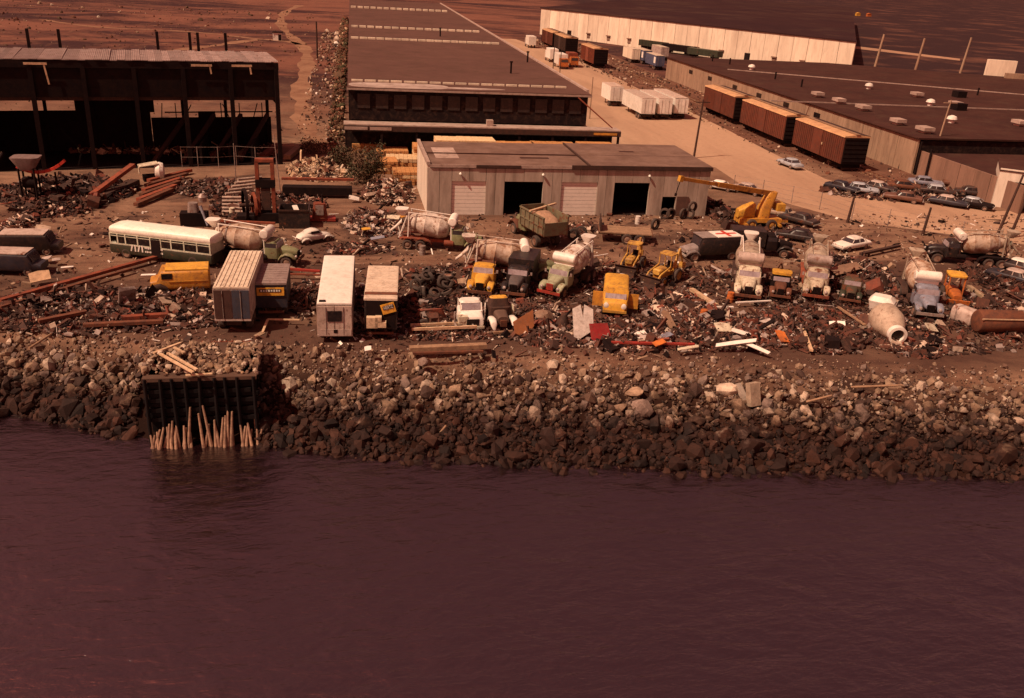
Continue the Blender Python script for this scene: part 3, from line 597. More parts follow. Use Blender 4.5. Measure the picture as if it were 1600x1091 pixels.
# hut in the alley, field tracks
q = at(434, 63); t = T('white_hut', 'small white hut standing alone in the dirt beside the field track', 'hut', loc=q)
P(t, 'wall', white, B(0, 0, 1.1, 2.6, 2.4, 2.2)); P(t, 'roof', soot_shade, B(0.1, 0, 2.3, 3.0, 2.8, .2)); P(t, 'door', soot_shade, B(.7, -1.22, .9, .9, .06, 1.7))
tm = world_noise_mat('beaten_track', (.25, .145, .09), (.16, .08, .05), (.10, .05, .035), .2, 1.2)
for nm, lb, pts, wd in (('track', 'pale beaten track winding across the field', ((500, 240), (478, 190), (470, 140), (480, 95), (468, 70), (410, 62), (330, 72), (260, 80)), 3.2), ('track', 'thin pale path at the far field edge', ((470, 70), (440, 40), (445, 20), (470, 8)), 3.0),
                        ('track', 'faint path crossing the reddish field', ((410, 62), (300, 50), (150, 42), (60, 30)), 2.2)):
    c0 = [at(*p) for p in pts]; L_, R_ = [], []; c = []
    for i in range(len(c0)-1):
        a_, b_, c_, d_ = c0[max(i-1, 0)], c0[i], c0[i+1], c0[min(i+2, len(c0)-1)]
        for q in range(8):
            t_ = q/8; c.append(.5*((2*b_)+(c_-a_)*t_+(2*a_-5*b_+4*c_-d_)*t_*t_+(3*b_-a_-3*c_+d_)*t_**3))
    for i, q in enumerate(c):
        d = (c[min(i+1, len(c)-1)]-c[max(i-1, 0)]).normalized(); nrm = Vector((-d.y, d.x, 0))*wd/2*(1+.35*math.sin(i*.9)+.25*math.sin(i*2.3))
        L_.append(q+nrm); R_.append(q-nrm)
    V = [(v.x, v.y, .016) for v in L_+R_]; nn = len(c); me = bpy.data.meshes.new(nm)
    me.from_pydata(V, [], [(i, i+1, nn+i+1, nn+i) for i in range(nn-1)]); me.update(); me.materials.append(tm); tag(link(nm, me), lb, None, kind='structure')
# ------------------------------------------------------------------ wheels and vehicle builders
TY = mesh('tyre', [LA((0, -.14, 0), (0, 1, 0), [(0, .33), (0, .44), (.04, .5), (.24, .5), (.28, .44), (.28, .33)], 18, False)], tyrem)
RI = {m.name: mesh('rim', [LA((0, -.11, 0), (0, 1, 0), [(0, .08), (.0, .2), (.05, .27), (-.02, .34), (.24, .34), (.2, .2), (.22, .08)], 14)], m) for m in (rimm, rimy, rust)}
def wheel(root, x, y, r=.5, wd=1.0, rim=rimm):
    wv = link('wheel', TY, root, (x, y, r)); wv.scale = (r/.5, wd, r/.5); link('rim', RI[rim.name], wv)
def hood_cab(root, x, body, fend=None, bump=None, hoodm=None, gril=soot_shade, cabh=2.35):
    "bonneted lorry front: x is the front bumper"
    fend = fend or body; bump = bump or rust
    P(root, 'hood', hoodm or body, LX([(x-1.75, .62, .9, 1.72, 4), (x-1.0, .56, .9, 1.68, 3.5), (x-.4, .46, .92, 1.58, 3), (x-.18, .38, .95, 1.45, 2.6)]))
    for s in (-1, 1):
        P(root, 'fender', fend, LX([(x-1.75, .2, .55, .8, 2.4), (x-1.5, .27, .85, 1.14, 2.2), (x-1.05, .29, 1.08, 1.36, 2.2), (x-.6, .29, 1.02, 1.3, 2.2), (x-.3, .26, .75, 1.12, 2.2), (x-.15, .16, .72, .98, 2.2)], cy=s*.82))
        P(root, 'headlight', chrome, LA((x-.22, s*.74, 1.05), (1, 0, 0), [(0, .14), (.12, .13), (.16, .06)], 10))
    P(root, 'side_mirror', steel, *[B(x-1.75, s*1.18, 1.95, .06, .16, .26) for s in (-1, 1)], *[C((x-1.8, s*.95, 1.75), (x-1.75, s*1.18, 1.9), .02, n=5) for s in (-1, 1)])
    P(root, 'exhaust_stack', rustdark, C((x-3.15, .7, .9), (x-3.15, .7, cabh+.35), .06, n=8))
    P(root, 'grille', gril, B(x-.17, 0, 1.12, .1, .62, .55), *[B(x-.1, -.24+k*.12, 1.12, .04, .03, .5) for k in range(5)])
    P(root, 'bumper', bump, B(x, 0, .68, .12, 2.1, .22))
    P(root, 'cab', body, LZ([(.75, x-3.0, x-1.7, .95, 8), (1.1, x-3.05, x-1.68, 1.0, 7), (1.72, x-3.05, x-1.7, .98, 6)]),
      LZ([(cabh-.24, x-2.98, x-1.95, .86, 5), (cabh-.06, x-2.9, x-2.02, .8, 4), (cabh, x-2.8, x-2.15, .62, 3)]),
      *[B(px_, s*.84, (1.7+cabh-.2)/2, .09, .09, cabh-1.85, ry=ry_) for s in (-1, 1) for px_, ry_ in ((x-2.95, 0), (x-2.4, 0), (x-1.87, -.25))])
    P(root, 'windscreen', paleglass, B(x-1.84, 0, (1.7+cabh-.2)/2, .04, 1.6, cabh-1.9, ry=-.25))
    P(root, 'cab_window', glass, *[B(x-2.42, s*.885, (1.7+cabh-.2)/2, 1.0, .03, cabh-1.93) for s in (-1, 1)], B(x-2.98, 0, (1.7+cabh-.2)/2, .03, 1.3, cabh-2.0))
def mixer(label, rear, front, body=green, drum=drumw, frame=rustred, tank=white, fend=None, bump=None, hoodm=None, sc=1.0, hopper=white, rm=rimm, gril=soot_shade):
    t = T('mixer_truck', label, 'cement mixer truck')
    P(t, 'frame', frame, B(-.2, .42, .88, 7.4, .12, .26), B(-.2, -.42, .88, 7.4, .12, .26), *[B(x, 0, .86, .12, .9, .2) for x in (-3.8, -2.5, -1, 1)])
    for s in (-1, 1): P(t, 'mudguard', frame, LX([(-4.0, .28, 1.02, 1.1, 3), (-3.6, .28, 1.12, 1.2, 3), (-1.6, .28, 1.12, 1.2, 3), (-1.05, .26, .9, .98, 3), (-.85, .26, .6, .68, 3)], cy=s*.95))
    hood_cab(t, 4.0, body, fend, bump, hoodm, gril)
    for x in (-3.2, -1.95):
        for s in (-1, 1): wheel(t, x, s*.95, .5, 1.7, rm)
    for s in (-1, 1): wheel(t, 2.98, s*.92, .5, 1.0, rm)
    p0 = Vector((.75, 0, 2.05)); d = Vector((-4.6, 0, .62)).normalized()
    dr = P(t, 'drum', drum, LA(p0, d, [(0, .25), (.02, .6), (.25, .92), (.9, 1.12), (1.0, 1.15), (1.05, 1.12), (2.3, 1.13), (2.38, 1.16), (2.5, 1.1), (3.5, .78), (4.1, .56), (4.15, .62), (4.3, .62), (4.32, .40)], 22))
    P(dr, 'drum_ring', M('drum_ring_steel', (.30, .24, .2), .6, rust=.3), LA(p0+d*3.25, d, [(0, .8), (0, .92), (.14, .92), (.14, .8)], 22, False))
    P(t, 'drum_mouth', soot_shade, LA(p0+d*4.25, d, [(0, .44), (.09, .44)], 14))
    for s in (-1, 1):
        P(t, 'drum_rail', hopper, C((.9, s*.62, 3.2), (-3.2, s*.7, 3.55), .05, n=6), C((.95, s*.7, .95), (.9, s*.6, 3.2), .07, n=6))
        P(t, 'rear_strut', hopper, C((-3.2, s*.75, 1.0), (-3.1, s*.75, 3.5), .08, n=6), C((-4.1, s*.6, 1.0), (-3.3, s*.7, 3.2), .07, n=6))
    P(t, 'water_tank', tank, LA((1.05, -1.05, 2.95), (0, 1, 0), [(0, .15), (.02, .34), (.1, .42), (2.0, .42), (2.08, .34), (2.1, .15)], 16), B(1.05, 0, 2.5, .3, 1.8, .35))
    P(t, 'hopper', hopper, LZ([(3.05, -4.0, -3.5, .2, 4), (3.7, -4.5, -3.3, .62, 4), (3.74, -4.5, -3.3, .62, 4)]))
    P(t, 'chute', hopper, LX([(-3.9, .28, 2.3, 2.75, 3), (-4.5, .22, 1.75, 2.05, 3), (-5.0, .18, 1.35, 1.6, 3)]), C((-4.2, .3, 2.0), (-3.9, .45, 1.0), .06, n=6), C((-4.2, -.3, 2.0), (-3.9, -.45, 1.0), .06, n=6))
    for s in (-1, 1): P(t, 'fuel_tank', frame, C((.3, s*.85, .85), (1.2, s*.85, .85), .28))
    return put(t, rear, front, sc=sc, xf=4.0)
def truck_plain(label, rear, front, body, bed, fend=None, name='flatbed_truck', cat='truck', sc=1.0, load=None, hoodm=None, L=6.6, rm=rimm, grille=soot_shade):
    t = T(name, label, cat); xf = L/2
    P(t, 'frame', rustdark, B(0, .4, .85, L-.3, .12, .24), B(0, -.4, .85, L-.3, .12, .24))
    hood_cab(t, xf, body, fend, hoodm=hoodm, gril=grille)
    for s in (-1, 1): wheel(t, xf-1.02, s*.92, .48, 1.0, rm); wheel(t, -xf+1.2, s*.92, .48, 1.7, rm)
    if bed == 'flat': P(t, 'flatbed', wood, B(-xf+(L-3.1)/2, 0, 1.12, L-3.1, 2.3, .16))
    if bed == 'dark': P(t, 'box_body', black, B(-xf+(L-3.1)/2, 0, 1.9, L-3.1, 2.2, 1.6))
    if bed == 'gear': P(t, 'winch', rust, B(-xf+1.4, 0, 1.35, 1.6, 1.2, .7), C((-xf+2.4, -.7, 1.5), (-xf+2.4, .7, 1.5), .4), C((-xf+.3, .5, 1), (-xf+1.2, 0, 2.6), .08), C((-xf+.3, -.5, 1), (-xf+1.2, 0, 2.6), .08))
    return put(t, rear, front, sc=sc, xf=xf)
def sedan(label, rear, front, m, sc=1.0, wrecked=False, group=None, roof=None, wagon=False):
    t = T('parked_car' if not wrecked else 'wrecked_car', label, 'car', group)
    P(t, 'body', m, LX([(-2.35, .7, .38, .72, 4), (-2.25, .84, .32, .88, 4), (-1.2, .9, .3, .94, 5), (.9, .9, .3, .92, 5), (2.1, .86, .34, .84, 4), (2.32, .74, .4, .74, 4)]))
    xb = -2.1 if wagon else -1.35
    P(t, 'windows', darkglass if wrecked else glass, LZ([(.86, xb-.15, 1.0, .8, 6), (1.28, xb+.25, .45, .64, 5)]))
    P(t, 'roof', roof or m, LZ([(1.26, xb+.2, .5, .68, 5), (1.36, xb+.3, .4, .62, 4), (1.39, xb+.55, .2, .42, 3)]), *[B(x, s*.72, 1.08, .07, .06, .42, ry=r_, rx=s*.3) for s in (-1, 1) for x, r_ in ((.75, -.9), (-.3, 0), (xb+.05, .6))])
    for s in (-1, 1):
        for x in (1.4, -1.35):
            if wrecked and RNG.random() < .4: continue
            wheel(t, x, s*.8, .33, .75)
        P(t, 'headlight', chrome, LA((2.26, s*.6, .66), (1, 0, 0), [(0, .1), (.06, .09), (.08, .03)], 8))
    P(t, 'bumper', chrome, B(2.4, 0, .47, .1, 1.7, .14)); P(t, 'bumper', chrome, B(-2.42, 0, .47, .1, 1.7, .14))
    return put(t, rear, front, sc=sc)
def trailer(label, rear, front, L, Wd, z0, z1, body, roofm, ribs='long', doorms=None, name='box_trailer', cat='trailer', group=None, wheels=True, extra=None):
    "rear doors at -x"
    t = T(name, label, cat, group)
    P(t, 'body', body, B(0, 0, (z0+z1)/2, L, Wd, z1-z0), B(-L/2-.03, 0, z0+.06, .08, Wd+.04, .14), *[B(L/2*k_, s*(Wd/2+.012), (z0+z1)/2, .06, .03, z1-z0-.1) for s in (-1, 1) for k_ in np.linspace(-.98, .98, 12)])
    sh = [LX([(-L/2, Wd/2, z1-.1, z1+.1, 8), (L/2, Wd/2, z1-.1, z1+.1, 8)], n=16)]
    if ribs == 'long': sh += [B(0, y, z1+.12, L-.2, .09, .06) for y in np.linspace(-Wd/2+.15, Wd/2-.15, 8)]
    if ribs == 'cross': sh += [B(x, 0, z1+.11, .06, Wd-.12, .04) for x in np.linspace(-L/2+.4, L/2-.4, 11)]
    P(t, 'roof', roofm, *sh)
    for i, s in enumerate((1, -1)):
        dm = (doorms or (body, body))[i]
        d = P(t, 'rear_door', dm, B(-L/2-.05, s*Wd/4, (z0+z1)/2+.03, .07, Wd/2-.07, z1-z0-.3))
        P(d, 'door_rod', steel, C((-L/2-.11, s*Wd/4, z0+.15), (-L/2-.11, s*Wd/4, z1-.15), .025, n=6))
    if wheels:
        for x in (-L/2+1.3, -L/2+2.5):
            for s in (-1, 1): wheel(t, x, s*(Wd/2-.28), .48, 1.7)
        P(t, 'chassis', rustdark, B(-L/2+2, 0, .72, 3.4, 1.0, .3), B(0, .45, z0-.1, L-1, .1, .2), B(0, -.45, z0-.1, L-1, .1, .2))
        P(t, 'landing_leg', rustdark, B(L/2-2.4, .7, z0/2, .12, .12, z0)); P(t, 'landing_leg', rustdark, B(L/2-2.4, -.7, z0/2, .12, .12, z0))
    return put(t, rear, front) if rear else t
# ------------------------------------------------------------------ big boxes by the bank
def endput(t, nearpx, farpx, L):
    "near end centre at nearpx on the ground, pointing to farpx"
    a, b = at(*nearpx), at(*farpx); d = (b-a).normalized(); t.location = a+d*L/2; t.rotation_euler = (0, 0, math.atan2(d.y, d.x)); return t
tr = trailer('long trailer with ribbed cream roof and one dark brown, one blue rear door', None, None, 8.6, 2.5, 1.05, 3.5, pinkgrey, M('cream_ribbed_roof', (.62, .54, .42), .5, (.5, .41, .31), rust=.06), 'long', (M('brown_door_paint', (.06, .028, .022)), M('slate_blue_door', (.055, .06, .085))))
endput(tr, (366, 522), (388, 462), 8.6)
def box_truck(label, near, far, L, Wd, z0, z1, roofm, sign, signrot=0, frontm=black, body=black, jumble=False, words='HERTZ'):
    t = T('box_truck', label, 'box truck')
    P(t, 'body', body, B(0, 0, (z0+z1)/2, L, Wd, z1-z0)); P(t, 'roof', roofm, LX([(-L/2-.05, Wd/2+.03, z1-.08, z1+.08, 8), (L/2, Wd/2+.03, z1-.08, z1+.08, 8)]), *[B(x, 0, z1+.09, .05, Wd-.2, .03) for x in np.linspace(-L/2+.5, L/2-.4, 8)])
    if sign:
        x, y, z, sw, shh = sign
        sg = P(t, 'sign_board', signy, B(x, y, z, .06, sw, shh, rx=signrot))
        P(sg, 'sign_band', black, B(x-.035, y, z+shh*.13, .02, sw*.8, shh*.4, rx=signrot))
        if words:
            cu = bpy.data.curves.new('lettering', 'FONT'); cu.body = words; cu.size = shh*.46; cu.align_x = 'CENTER'; cu.align_y = 'CENTER'; cu.extrude = .01; cu.materials.append(cleanwhite)
            to_ = bpy.data.objects.new('tmp', cu); dg = bpy.context.evaluated_depsgraph_get(); tm_ = bpy.data.meshes.new_from_object(to_.evaluated_get(dg)); bpy.data.objects.remove(to_); o = link('lettering', tm_, sg, (x-.07, y, z+shh*.13), Matrix(((0, 0, -1), (-1, 0, 0), (0, 1, 0))).to_euler()); o.rotation_euler.rotate_axis('Z', signrot*-1)
            o.scale = (sw*.8/(shh*.46*3.5), 1, 1)
        else: P(sg, 'lettering', cleanwhite, *[B(x-.06, y-sw*.33+k*sw*.094, z+shh*.14, .02, sw*.06, shh*(.2+.06*(k % 3)/2)) for k in range(8)])
    if jumble:
        P(t, 'inner_back', soot_shade, B(-L/2-.02, 0, (z0+z1)/2, .04, Wd-.3, z1-z0-.3))
    for x in (-L/2+1.2, L/2-.5):
        for s in (-1, 1): wheel(t, x, s*(Wd/2-.25), .42, 1.2)
    P(t, 'chassis', rustdark, B(0, .4, z0-.15, L, .12, .25), B(0, -.4, z0-.15, L, .12, .25)); P(t, 'rear_bumper', rust, B(-L/2-.15, 0, .55, .12, Wd*.8, .16))
    return endput(t, near, far, L)
box_truck('dark blue box truck with grey roof and yellow sign beside the ribbed trailer', (425, 497), (437, 440), 4.6, 2.35, .85, 2.75, M('grey_truck_roof', (.27, .21, .19), .6, (.2, .15, .14)), (-2.36, 0, 2.15, 2.0, .62), body=M('navy_box_paint', (.022, .02, .032)), words='')
wv = trailer('tall plain white van body with a dark square rear window', None, None, 11.0, 2.45, .55, 2.95, M('pinkish_white_panel', (.52, .42, .35), .6, (.40, .31, .26), rust=.08), cleanwhite, 'none', wheels=True, name='white_van_body', cat='van body')  # walls duller and pinker than the white roof
P(wv, 'rear_window', darkglass, B(-5.6, 0, 2.1, .06, 1.0, .8)); P(wv, 'tail_plate', soot_shade, B(-5.6, -.05, .95, .06, .28, .26)); P(wv, 'kick_band', pinkgrey, B(-5.58, 0, .85, .06, 2.3, .5)); P(wv, 'roof_hatch', soot_shade, B(-5.1, .85, 3.08, .3, .45, .08))
endput(wv, (524, 536), (533, 440), 11.0)
hb = box_truck('pale roofed box truck with open rear showing boxes and a tilted yellow sign', (595, 530), (601, 456), 7.4, 2.35, .8, 3.1, M('chalky_roof', (.60, .51, .40), .6, (.48, .4, .31)), (-3.78, -.55, 2.45, 1.0, .75), signrot=R(-17), jumble=True)
P(hb, 'roof_band', rust, B(-2.7, 0, 3.19, .55, 2.34, .04))
bl = hb.location
for i, (y, z, sx_, sz_, l) in enumerate(((.6, 1.45, .8, .8, 'large cream carton in the open box truck tail, lowest left'), (.0, 1.3, .8, .4, 'low cream carton beside the large one in the truck tail'), (.15, 1.72, .45, .35, 'tilted small carton atop the low one in the truck tail'))):
    q = hb.matrix_basis @ Vector((-3.95, y, z)); one('carton', l, 'carton', M('cream_carton', (.66, .5, .33)), B(0, 0, 0, .5, sx_, sz_), loc=q, rot=(0, 0, hb.rotation_euler.z), group='cartons in the truck tail')
# ------------------------------------------------------------------ bus
bus = T('city_bus', 'white and dark green city bus with writing along its side', 'bus')
P(bus, 'roof', M('bus_white_roof', (.80, .80, .70), .4, (.70, .70, .6)), LX([(-5.3, .9, 2.3, 2.75, 3.5), (-5.1, 1.2, 2.25, 3.0, 4), (-4.4, 1.25, 2.2, 3.12, 3.6), (4.4, 1.25, 2.2, 3.12, 3.6), (5.1, 1.18, 2.25, 2.98, 4), (5.35, .85, 2.35, 2.7, 3.5)]))
P(bus, 'upper_body', trimw, B(0, 0, 1.36, 10.3, 2.44, .14), *[B(x, s*1.2, 1.86, .12, .06, .95) for s in (-1, 1) for x in (-5.05, -3.75, -2.45, -1.15, -.1, .95, 2.25, 3.5, 4.3, 5.08)], *[B(0, s*1.19, 2.12, 10.2, .05, .06) for s in (-1, 1)], B(-5.1, 0, 1.9, .1, 2.3, .9), B(0, 0, 2.35, 10.2, 2.42, .12))
P(bus, 'lower_body', M('bus_green_paint', (.030, .036, .022), .45, rust=.1), LX([(-5.25, 1.1, .4, 1.32, 6), (-5.1, 1.22, .38, 1.32, 9), (5.1, 1.22, .38, 1.32, 9), (5.28, 1.1, .4, 1.32, 6)]))
wn = mesh('window', [B(0, 0, 0, 1.16, .03, .86)], darkglass)
for s in (-1, 1):
    for x in (-4.4, -3.1, -1.8, -.62, .42, 1.6, 2.87, 3.9): link('window', wn, bus, (x, s*1.175, 1.86))
P(bus, 'windscreen', glass, B(5.2, 0, 1.85, .05, 2.1, .9))
P(bus, 'door', soot_shade, B(.42, 1.235, 1.3, .95, .04, 1.7))
nearside = 1
for x in (-3.2, 3.6):
    for s in (-1, 1): wheel(bus, x, s*1.08, .48, 1.0)
P(bus, 'side_lettering', cleanwhite, *[B(2.9-k*.36, nearside*1.24, 1.12, .14, .02, .62, ry=(-.3, .0, -.3, .0)[k]) for k in range(4)],
  *[B(1.5-k*.17, nearside*1.24, 1.12+.14, .12, .02, .13+.03*(k % 3)) for k in range(11)], *[B(1.5-k*.17, nearside*1.24, .9, .12, .02, .12+.03*((k+1) % 3)) for k in range(11)])
put(bus, (346, 408), (183, 388), sc=.94)
# ------------------------------------------------------------------ mixers
mixer('mixer truck with pinkish drum and olive cab standing behind the city bus', (345, 398), (470, 408), green, drumr, soot_shade, white, sc=.98)
mixer('mixer truck with rust streaked white drum and green cab before the garage door', (626, 377), (755, 386), green, drumw, rustred, cleanwhite)
mixer('mixer truck with rust patched drum on red frame behind the yellow truck', (740, 424), (868, 428), green, drumr, rustred, cleanwhite, hopper=drumw)
mixer('mixer truck with red nose and pale green hood angled toward the river', (925, 416), (856, 462), M('pale_green_paint', (.38, .40, .26), .5, rust=.1), drumw, rustdark, cleanwhite, bump=red, gril=red, sc=1.0)
mixer('cream cabbed mixer truck with grey water tank facing the river', (1163, 405), (1166, 468), cream, drumg, rustdark, pinkgrey, sc=1.08)
mixer('cream and rust mixer truck facing the river, right of the small yellow loader', (1268, 405), (1272, 468), M('cream_rust_paint', (.52, .45, .33), .6, rust=.35), drumg, rustred, steel, bump=rustred, sc=1.05, hopper=drumg)
mixer('blue grey mixer truck with split white tank at the right', (1400, 420), (1450, 497), bluegrey, drumr, rustdark, white, bump=steel, sc=1.05, hopper=drumg)
mixer('dark mixer truck with rusty drum facing left beyond the right yard', (1568, 410), (1442, 398), black, drumr, soot_shade, white, hopper=drumg, sc=1.0, bump=rust)
# loose drum lying on its side
a, b = at(1372, 500), at(1410, 543)
d = (b-a).normalized(); ld = T('loose_mixer_drum', 'loose cream mixer drum lying on its side with round open mouth', 'mixer drum', loc=a, rz=math.atan2(d.y, d.x))
P(ld, 'shell', M('chalk_drum', (.52, .43, .33), .7, (.42, .32, .24), rust=.12), LA((-.2, 0, 1.05), (1, 0, -.08), [(0, .5), (.15, .9), (.5, 1.12), (1.6, 1.15), (2.9, .68), (3.0, .6)], 24))
ld.scale = (1.2, 1.1, 1.1); ld.location = at(1374, 512); P(ld, 'mouth_ring', cleanwhite, LA((2.75, 0, .82), (1, 0, -.08), [(0, .5), (.05, .64), (.45, .66), (.47, .46), (.2, .44)], 22, False)); P(ld, 'mouth', darkglass, LA((2.9, 0, .82), (1, 0, -.08), [(0, .46), (.1, .46)], 18))
q = at(1374, 486); hp = T('white_hopper', 'white angular steel hopper lying just behind the loose drum', 'hopper', loc=q, rz=R(-40))
P(hp, 'shell', white, LZ([(.1, -.8, .8, .6, 8), (1.0, -1.0, 1.1, .8, 8), (1.4, -.7, .7, .5, 8)])); P(hp, 'flange', steel, B(1.2, 0, .5, .1, 1.3, .9))
tk = T('grey_tank', 'pale grey rounded steel tank near the right edge', 'tank', loc=at(1505, 505), rz=R(-70))
P(tk, 'shell', pinkgrey, LX([(-1.0, .55, .2, 1.2, 4), (-.9, .68, .05, 1.4, 4), (.9, .68, .05, 1.4, 4), (1.0, .55, .2, 1.2, 4)])); P(tk, 'cap', chrome, C((1.0, 0, .75), (1.12, 0, .75), .14)); P(tk, 'strap', steel, LX([(-.5, .7, .03, 1.42, 4), (-.4, .7, .03, 1.42, 4)]))
tk = T('rusty_tank', 'long rusty cylindrical tank with a pale stripe at the right edge', 'tank', loc=at(1560, 520), rz=R(-6))
P(tk, 'shell', rust, LA((-2.3, 0, 1.0), (1, 0, 0), [(0, .3), (.15, .85), (.3, .95), (4.3, .95), (4.5, .8)], 18)); P(tk, 'rail', palewood, B(0, -.9, 1.5, 4.6, .08, .08)); P(tk, 'saddle', rustdark, B(-1.2, 0, .15, .4, 1.5, .4), B(1.2, 0, .15, .4, 1.5, .4)); P(tk, 'lid', white, B(1.9, -.3, 2.0, .7, .5, .12, rz=.5))
# ------------------------------------------------------------------ other trucks
truck_plain('yellow truck with bulging fenders facing the river', (766, 424), (748, 462), yellow, 'gear', yellow, sc=1.02, rm=rimy)
truck_plain('black truck parked tight beside the yellow one', (822, 428), (800, 464), black, 'dark', black, hoodm=M('grey_black_hood', (.10, .085, .085)), sc=1.0)
truck_plain('small loader truck with a yellow roof between the two cream mixers', (1214, 432), (1217, 466), soot_shade, 'gear', rust, sc=.85, hoodm=rust)
P(bpy.data.objects[[o.name for o in COL.objects if o.get('category') == 'truck'][-1]], 'yellow_canopy', yellow, LZ([(2.36, .1, 1.5, 1.0, 6), (2.6, .1, 1.5, 1.0, 5), (2.66, .3, 1.3, .8, 4)]))
truck_plain('dark derelict truck right of the rusty cream mixer', (1328, 430), (1326, 472), M('murky_green_paint', (.07, .06, .035), rust=.4), 'gear', dkgreen, sc=.85)
truck_plain('dark grey truck facing right behind the cream mixer', (1160, 388), (1236, 394), soot_shade, 'dark', black, sc=.95)
# black panel truck with a white cross painted on its roof
t = T('cross_roofed_van', 'black panel van with a red cross on white painted on its roof', 'van')
P(t, 'body', black, LX([(-2.9, 1.0, .6, 2.2, 7), (-2.7, 1.1, .55, 2.35, 8), (1.4, 1.1, .55, 2.35, 8), (1.7, 1.02, .6, 1.5, 6)]))
P(t, 'hood', M('grey_hood', (.26, .22, .21)), LX([(1.6, .72, .7, 1.5, 4), (2.7, .62, .72, 1.3, 3), (2.95, .5, .75, 1.15, 3)]))
P(t, 'cab_roof', M('grey_roof_paint', (.30, .25, .23)), B(.75, 0, 2.37, 1.6, 2.05, .06)); P(t, 'roof_panel', cleanwhite, B(-1.5, 0, 2.38, 2.7, 2.05, .08)); P(t, 'cross', brightred, B(-1.5, 0, 2.44, 2.2, .3, .04), B(-1.5, 0, 2.447, .32, 1.7, .04))
P(t, 'windscreen', glass, B(1.6, 0, 1.85, .05, 1.7, .7, ry=-.3)); P(t, 'bumper', chrome, B(3.05, 0, .6, .1, 1.9, .16))
for s in (-1, 1):
    P(t, 'fender', M('grey_hood2', (.2, .17, .16)), LX([(1.5, .2, .5, .8, 2.4), (2.1, .26, .85, 1.15, 2.4), (2.7, .24, .75, 1.05, 2.4), (2.9, .15, .6, .85, 2.4)], cy=s*.82)); P(t, 'headlight', chrome, LA((2.85, s*.7, .95), (1, 0, 0), [(0, .13), (.1, .1)], 8))
    wheel(t, 2.1, s*.9, .43, 1); wheel(t, -1.9, s*.95, .43, 1)
put(t, (1150, 394), (1064, 398))
# yellow van
t = T('yellow_van', 'bright yellow van with both front doors swung open', 'van')
P(t, 'body', yellow, LX([(-2.2, .8, .4, 1.75, 6), (-2.1, .93, .35, 1.95, 7), (1.3, .93, .35, 1.95, 7), (1.5, .9, .35, 1.3, 6), (2.0, .85, .38, 1.18, 5), (2.15, .7, .42, 1.0, 4)]), LZ([(1.15, -2.0, 1.6, .88, 7), (1.9, -2.0, 1.05, .8, 6), (2.0, -1.8, .8, .66, 5)]))
P(t, 'windscreen', paleglass, B(1.42, 0, 1.53, .04, 1.5, .68, ry=-.62)); P(t, 'bumper', M('dull_yellow', (.5, .28, .05)), B(2.2, 0, .48, .1, 1.7, .18))
for s in (-1, 1):
    P(t, 'front_door', ochre, B(1.0, s*1.28, .95, .08, .75, 1.1)); P(t, 'headlight', cleanwhite, LA((2.05, s*.62, .88), (1, 0, 0), [(0, .2), (.1, .19), (.13, .1)], 12)); wheel(t, 1.45, s*.82, .36, .9); wheel(t, -1.4, s*.82, .36, .9)
    P(t, 'side_window', glass, B(-.5, s*.9, 1.5, 2.2, .04, .4))
put(t, (961, 456), (959, 490), sc=1.12, xf=2.2)
# yellow panel truck on its own at the left
t = T('derelict_panel_truck', 'derelict yellow ochre panel truck without a front left of the ribbed trailer', 'truck')
P(t, 'body', ochre, LX([(-2.2, .9, .5, 1.9, 7), (-2.1, 1.0, .45, 2.1, 8), (1.4, 1.0, .45, 2.1, 8), (1.8, .95, .5, 1.3, 6), (2.3, .85, .5, 1.2, 5)]), B(-.6, -1.01, 1.2, 3, .06, .06), B(-.6, 1.01, 1.2, 3, .06, .06))
P(t, 'roof', yellow, LX([(-2.15, .92, 2.0, 2.2, 6), (1.1, .92, 2.0, 2.2, 6)]))
P(t, 'side_window', darkglass, B(1.0, .99, 1.65, .8, .06, .45), B(1.0, -.99, 1.65, .8, .06, .45)); P(t, 'fender', rustdark, *[LX([(1.0, .2, .3, .8, 2.4), (1.5, .3, .5, 1.1, 2.4), (2.1, .25, .4, .95, 2.4)], cy=s*.9) for s in (-1, 1)])
for s in (-1, 1): wheel(t, 1.55, s*.9, .42, 1); wheel(t, -1.4, s*.85, .42, 1)
put(t, (318, 447), (252, 450))
# dump truck in front of the garage
t = T('dump_truck', 'olive dump truck with raised wooden sided tipping body at the garage', 'dump truck')
P(t, 'frame', rustdark, B(0, .4, .85, 6, .12, .25), B(0, -.4, .85, 6, .12, .25)); hood_cab(t, 3.3, green, rust)
for s in (-1, 1): wheel(t, 2.28, s*.92, .48, 1.0); wheel(t, -1.9, s*.95, .5, 1.7)
for s in (-1, 1): P(t, 'side_board', M('olive_steel', (.16, .15, .09), rust=.35), B(-1.3, s*1.15, 2.1, 4.2, .08, 1.5), *[B(x, s*1.22, 2.1, .12, .08, 1.5) for x in np.linspace(-3.3, .7, 6)], B(-1.3, s*1.22, 2.1, 4.2, .09, .1), B(-1.3, s*1.2, 2.88, 4.3, .16, .1))
P(t, 'body_floor', rust, B(-1.3, 0, 1.35, 4.3, 2.3, .12)); P(t, 'headboard', M('olive_steel', (.16, .15, .09)), B(.82, 0, 2.15, .1, 2.3, 1.7)); P(t, 'tailgate', MATS['olive_steel'], B(-3.42, 0, 1.9, .1, 2.3, 1.1))
P(t, 'spoil_heap', M('tan_soil', (.40, .25, .16), .95), LX([(-3.2, .4, 1.4, 1.9, 3), (-2.4, .95, 1.4, 2.6, 2.5), (-1, 1.0, 1.4, 2.9, 2.5), (.3, .9, 1.4, 2.5, 2.5), (.7, .5, 1.4, 2.1, 2.5)]))
put(t, (868, 386), (806, 350), sc=1.15)
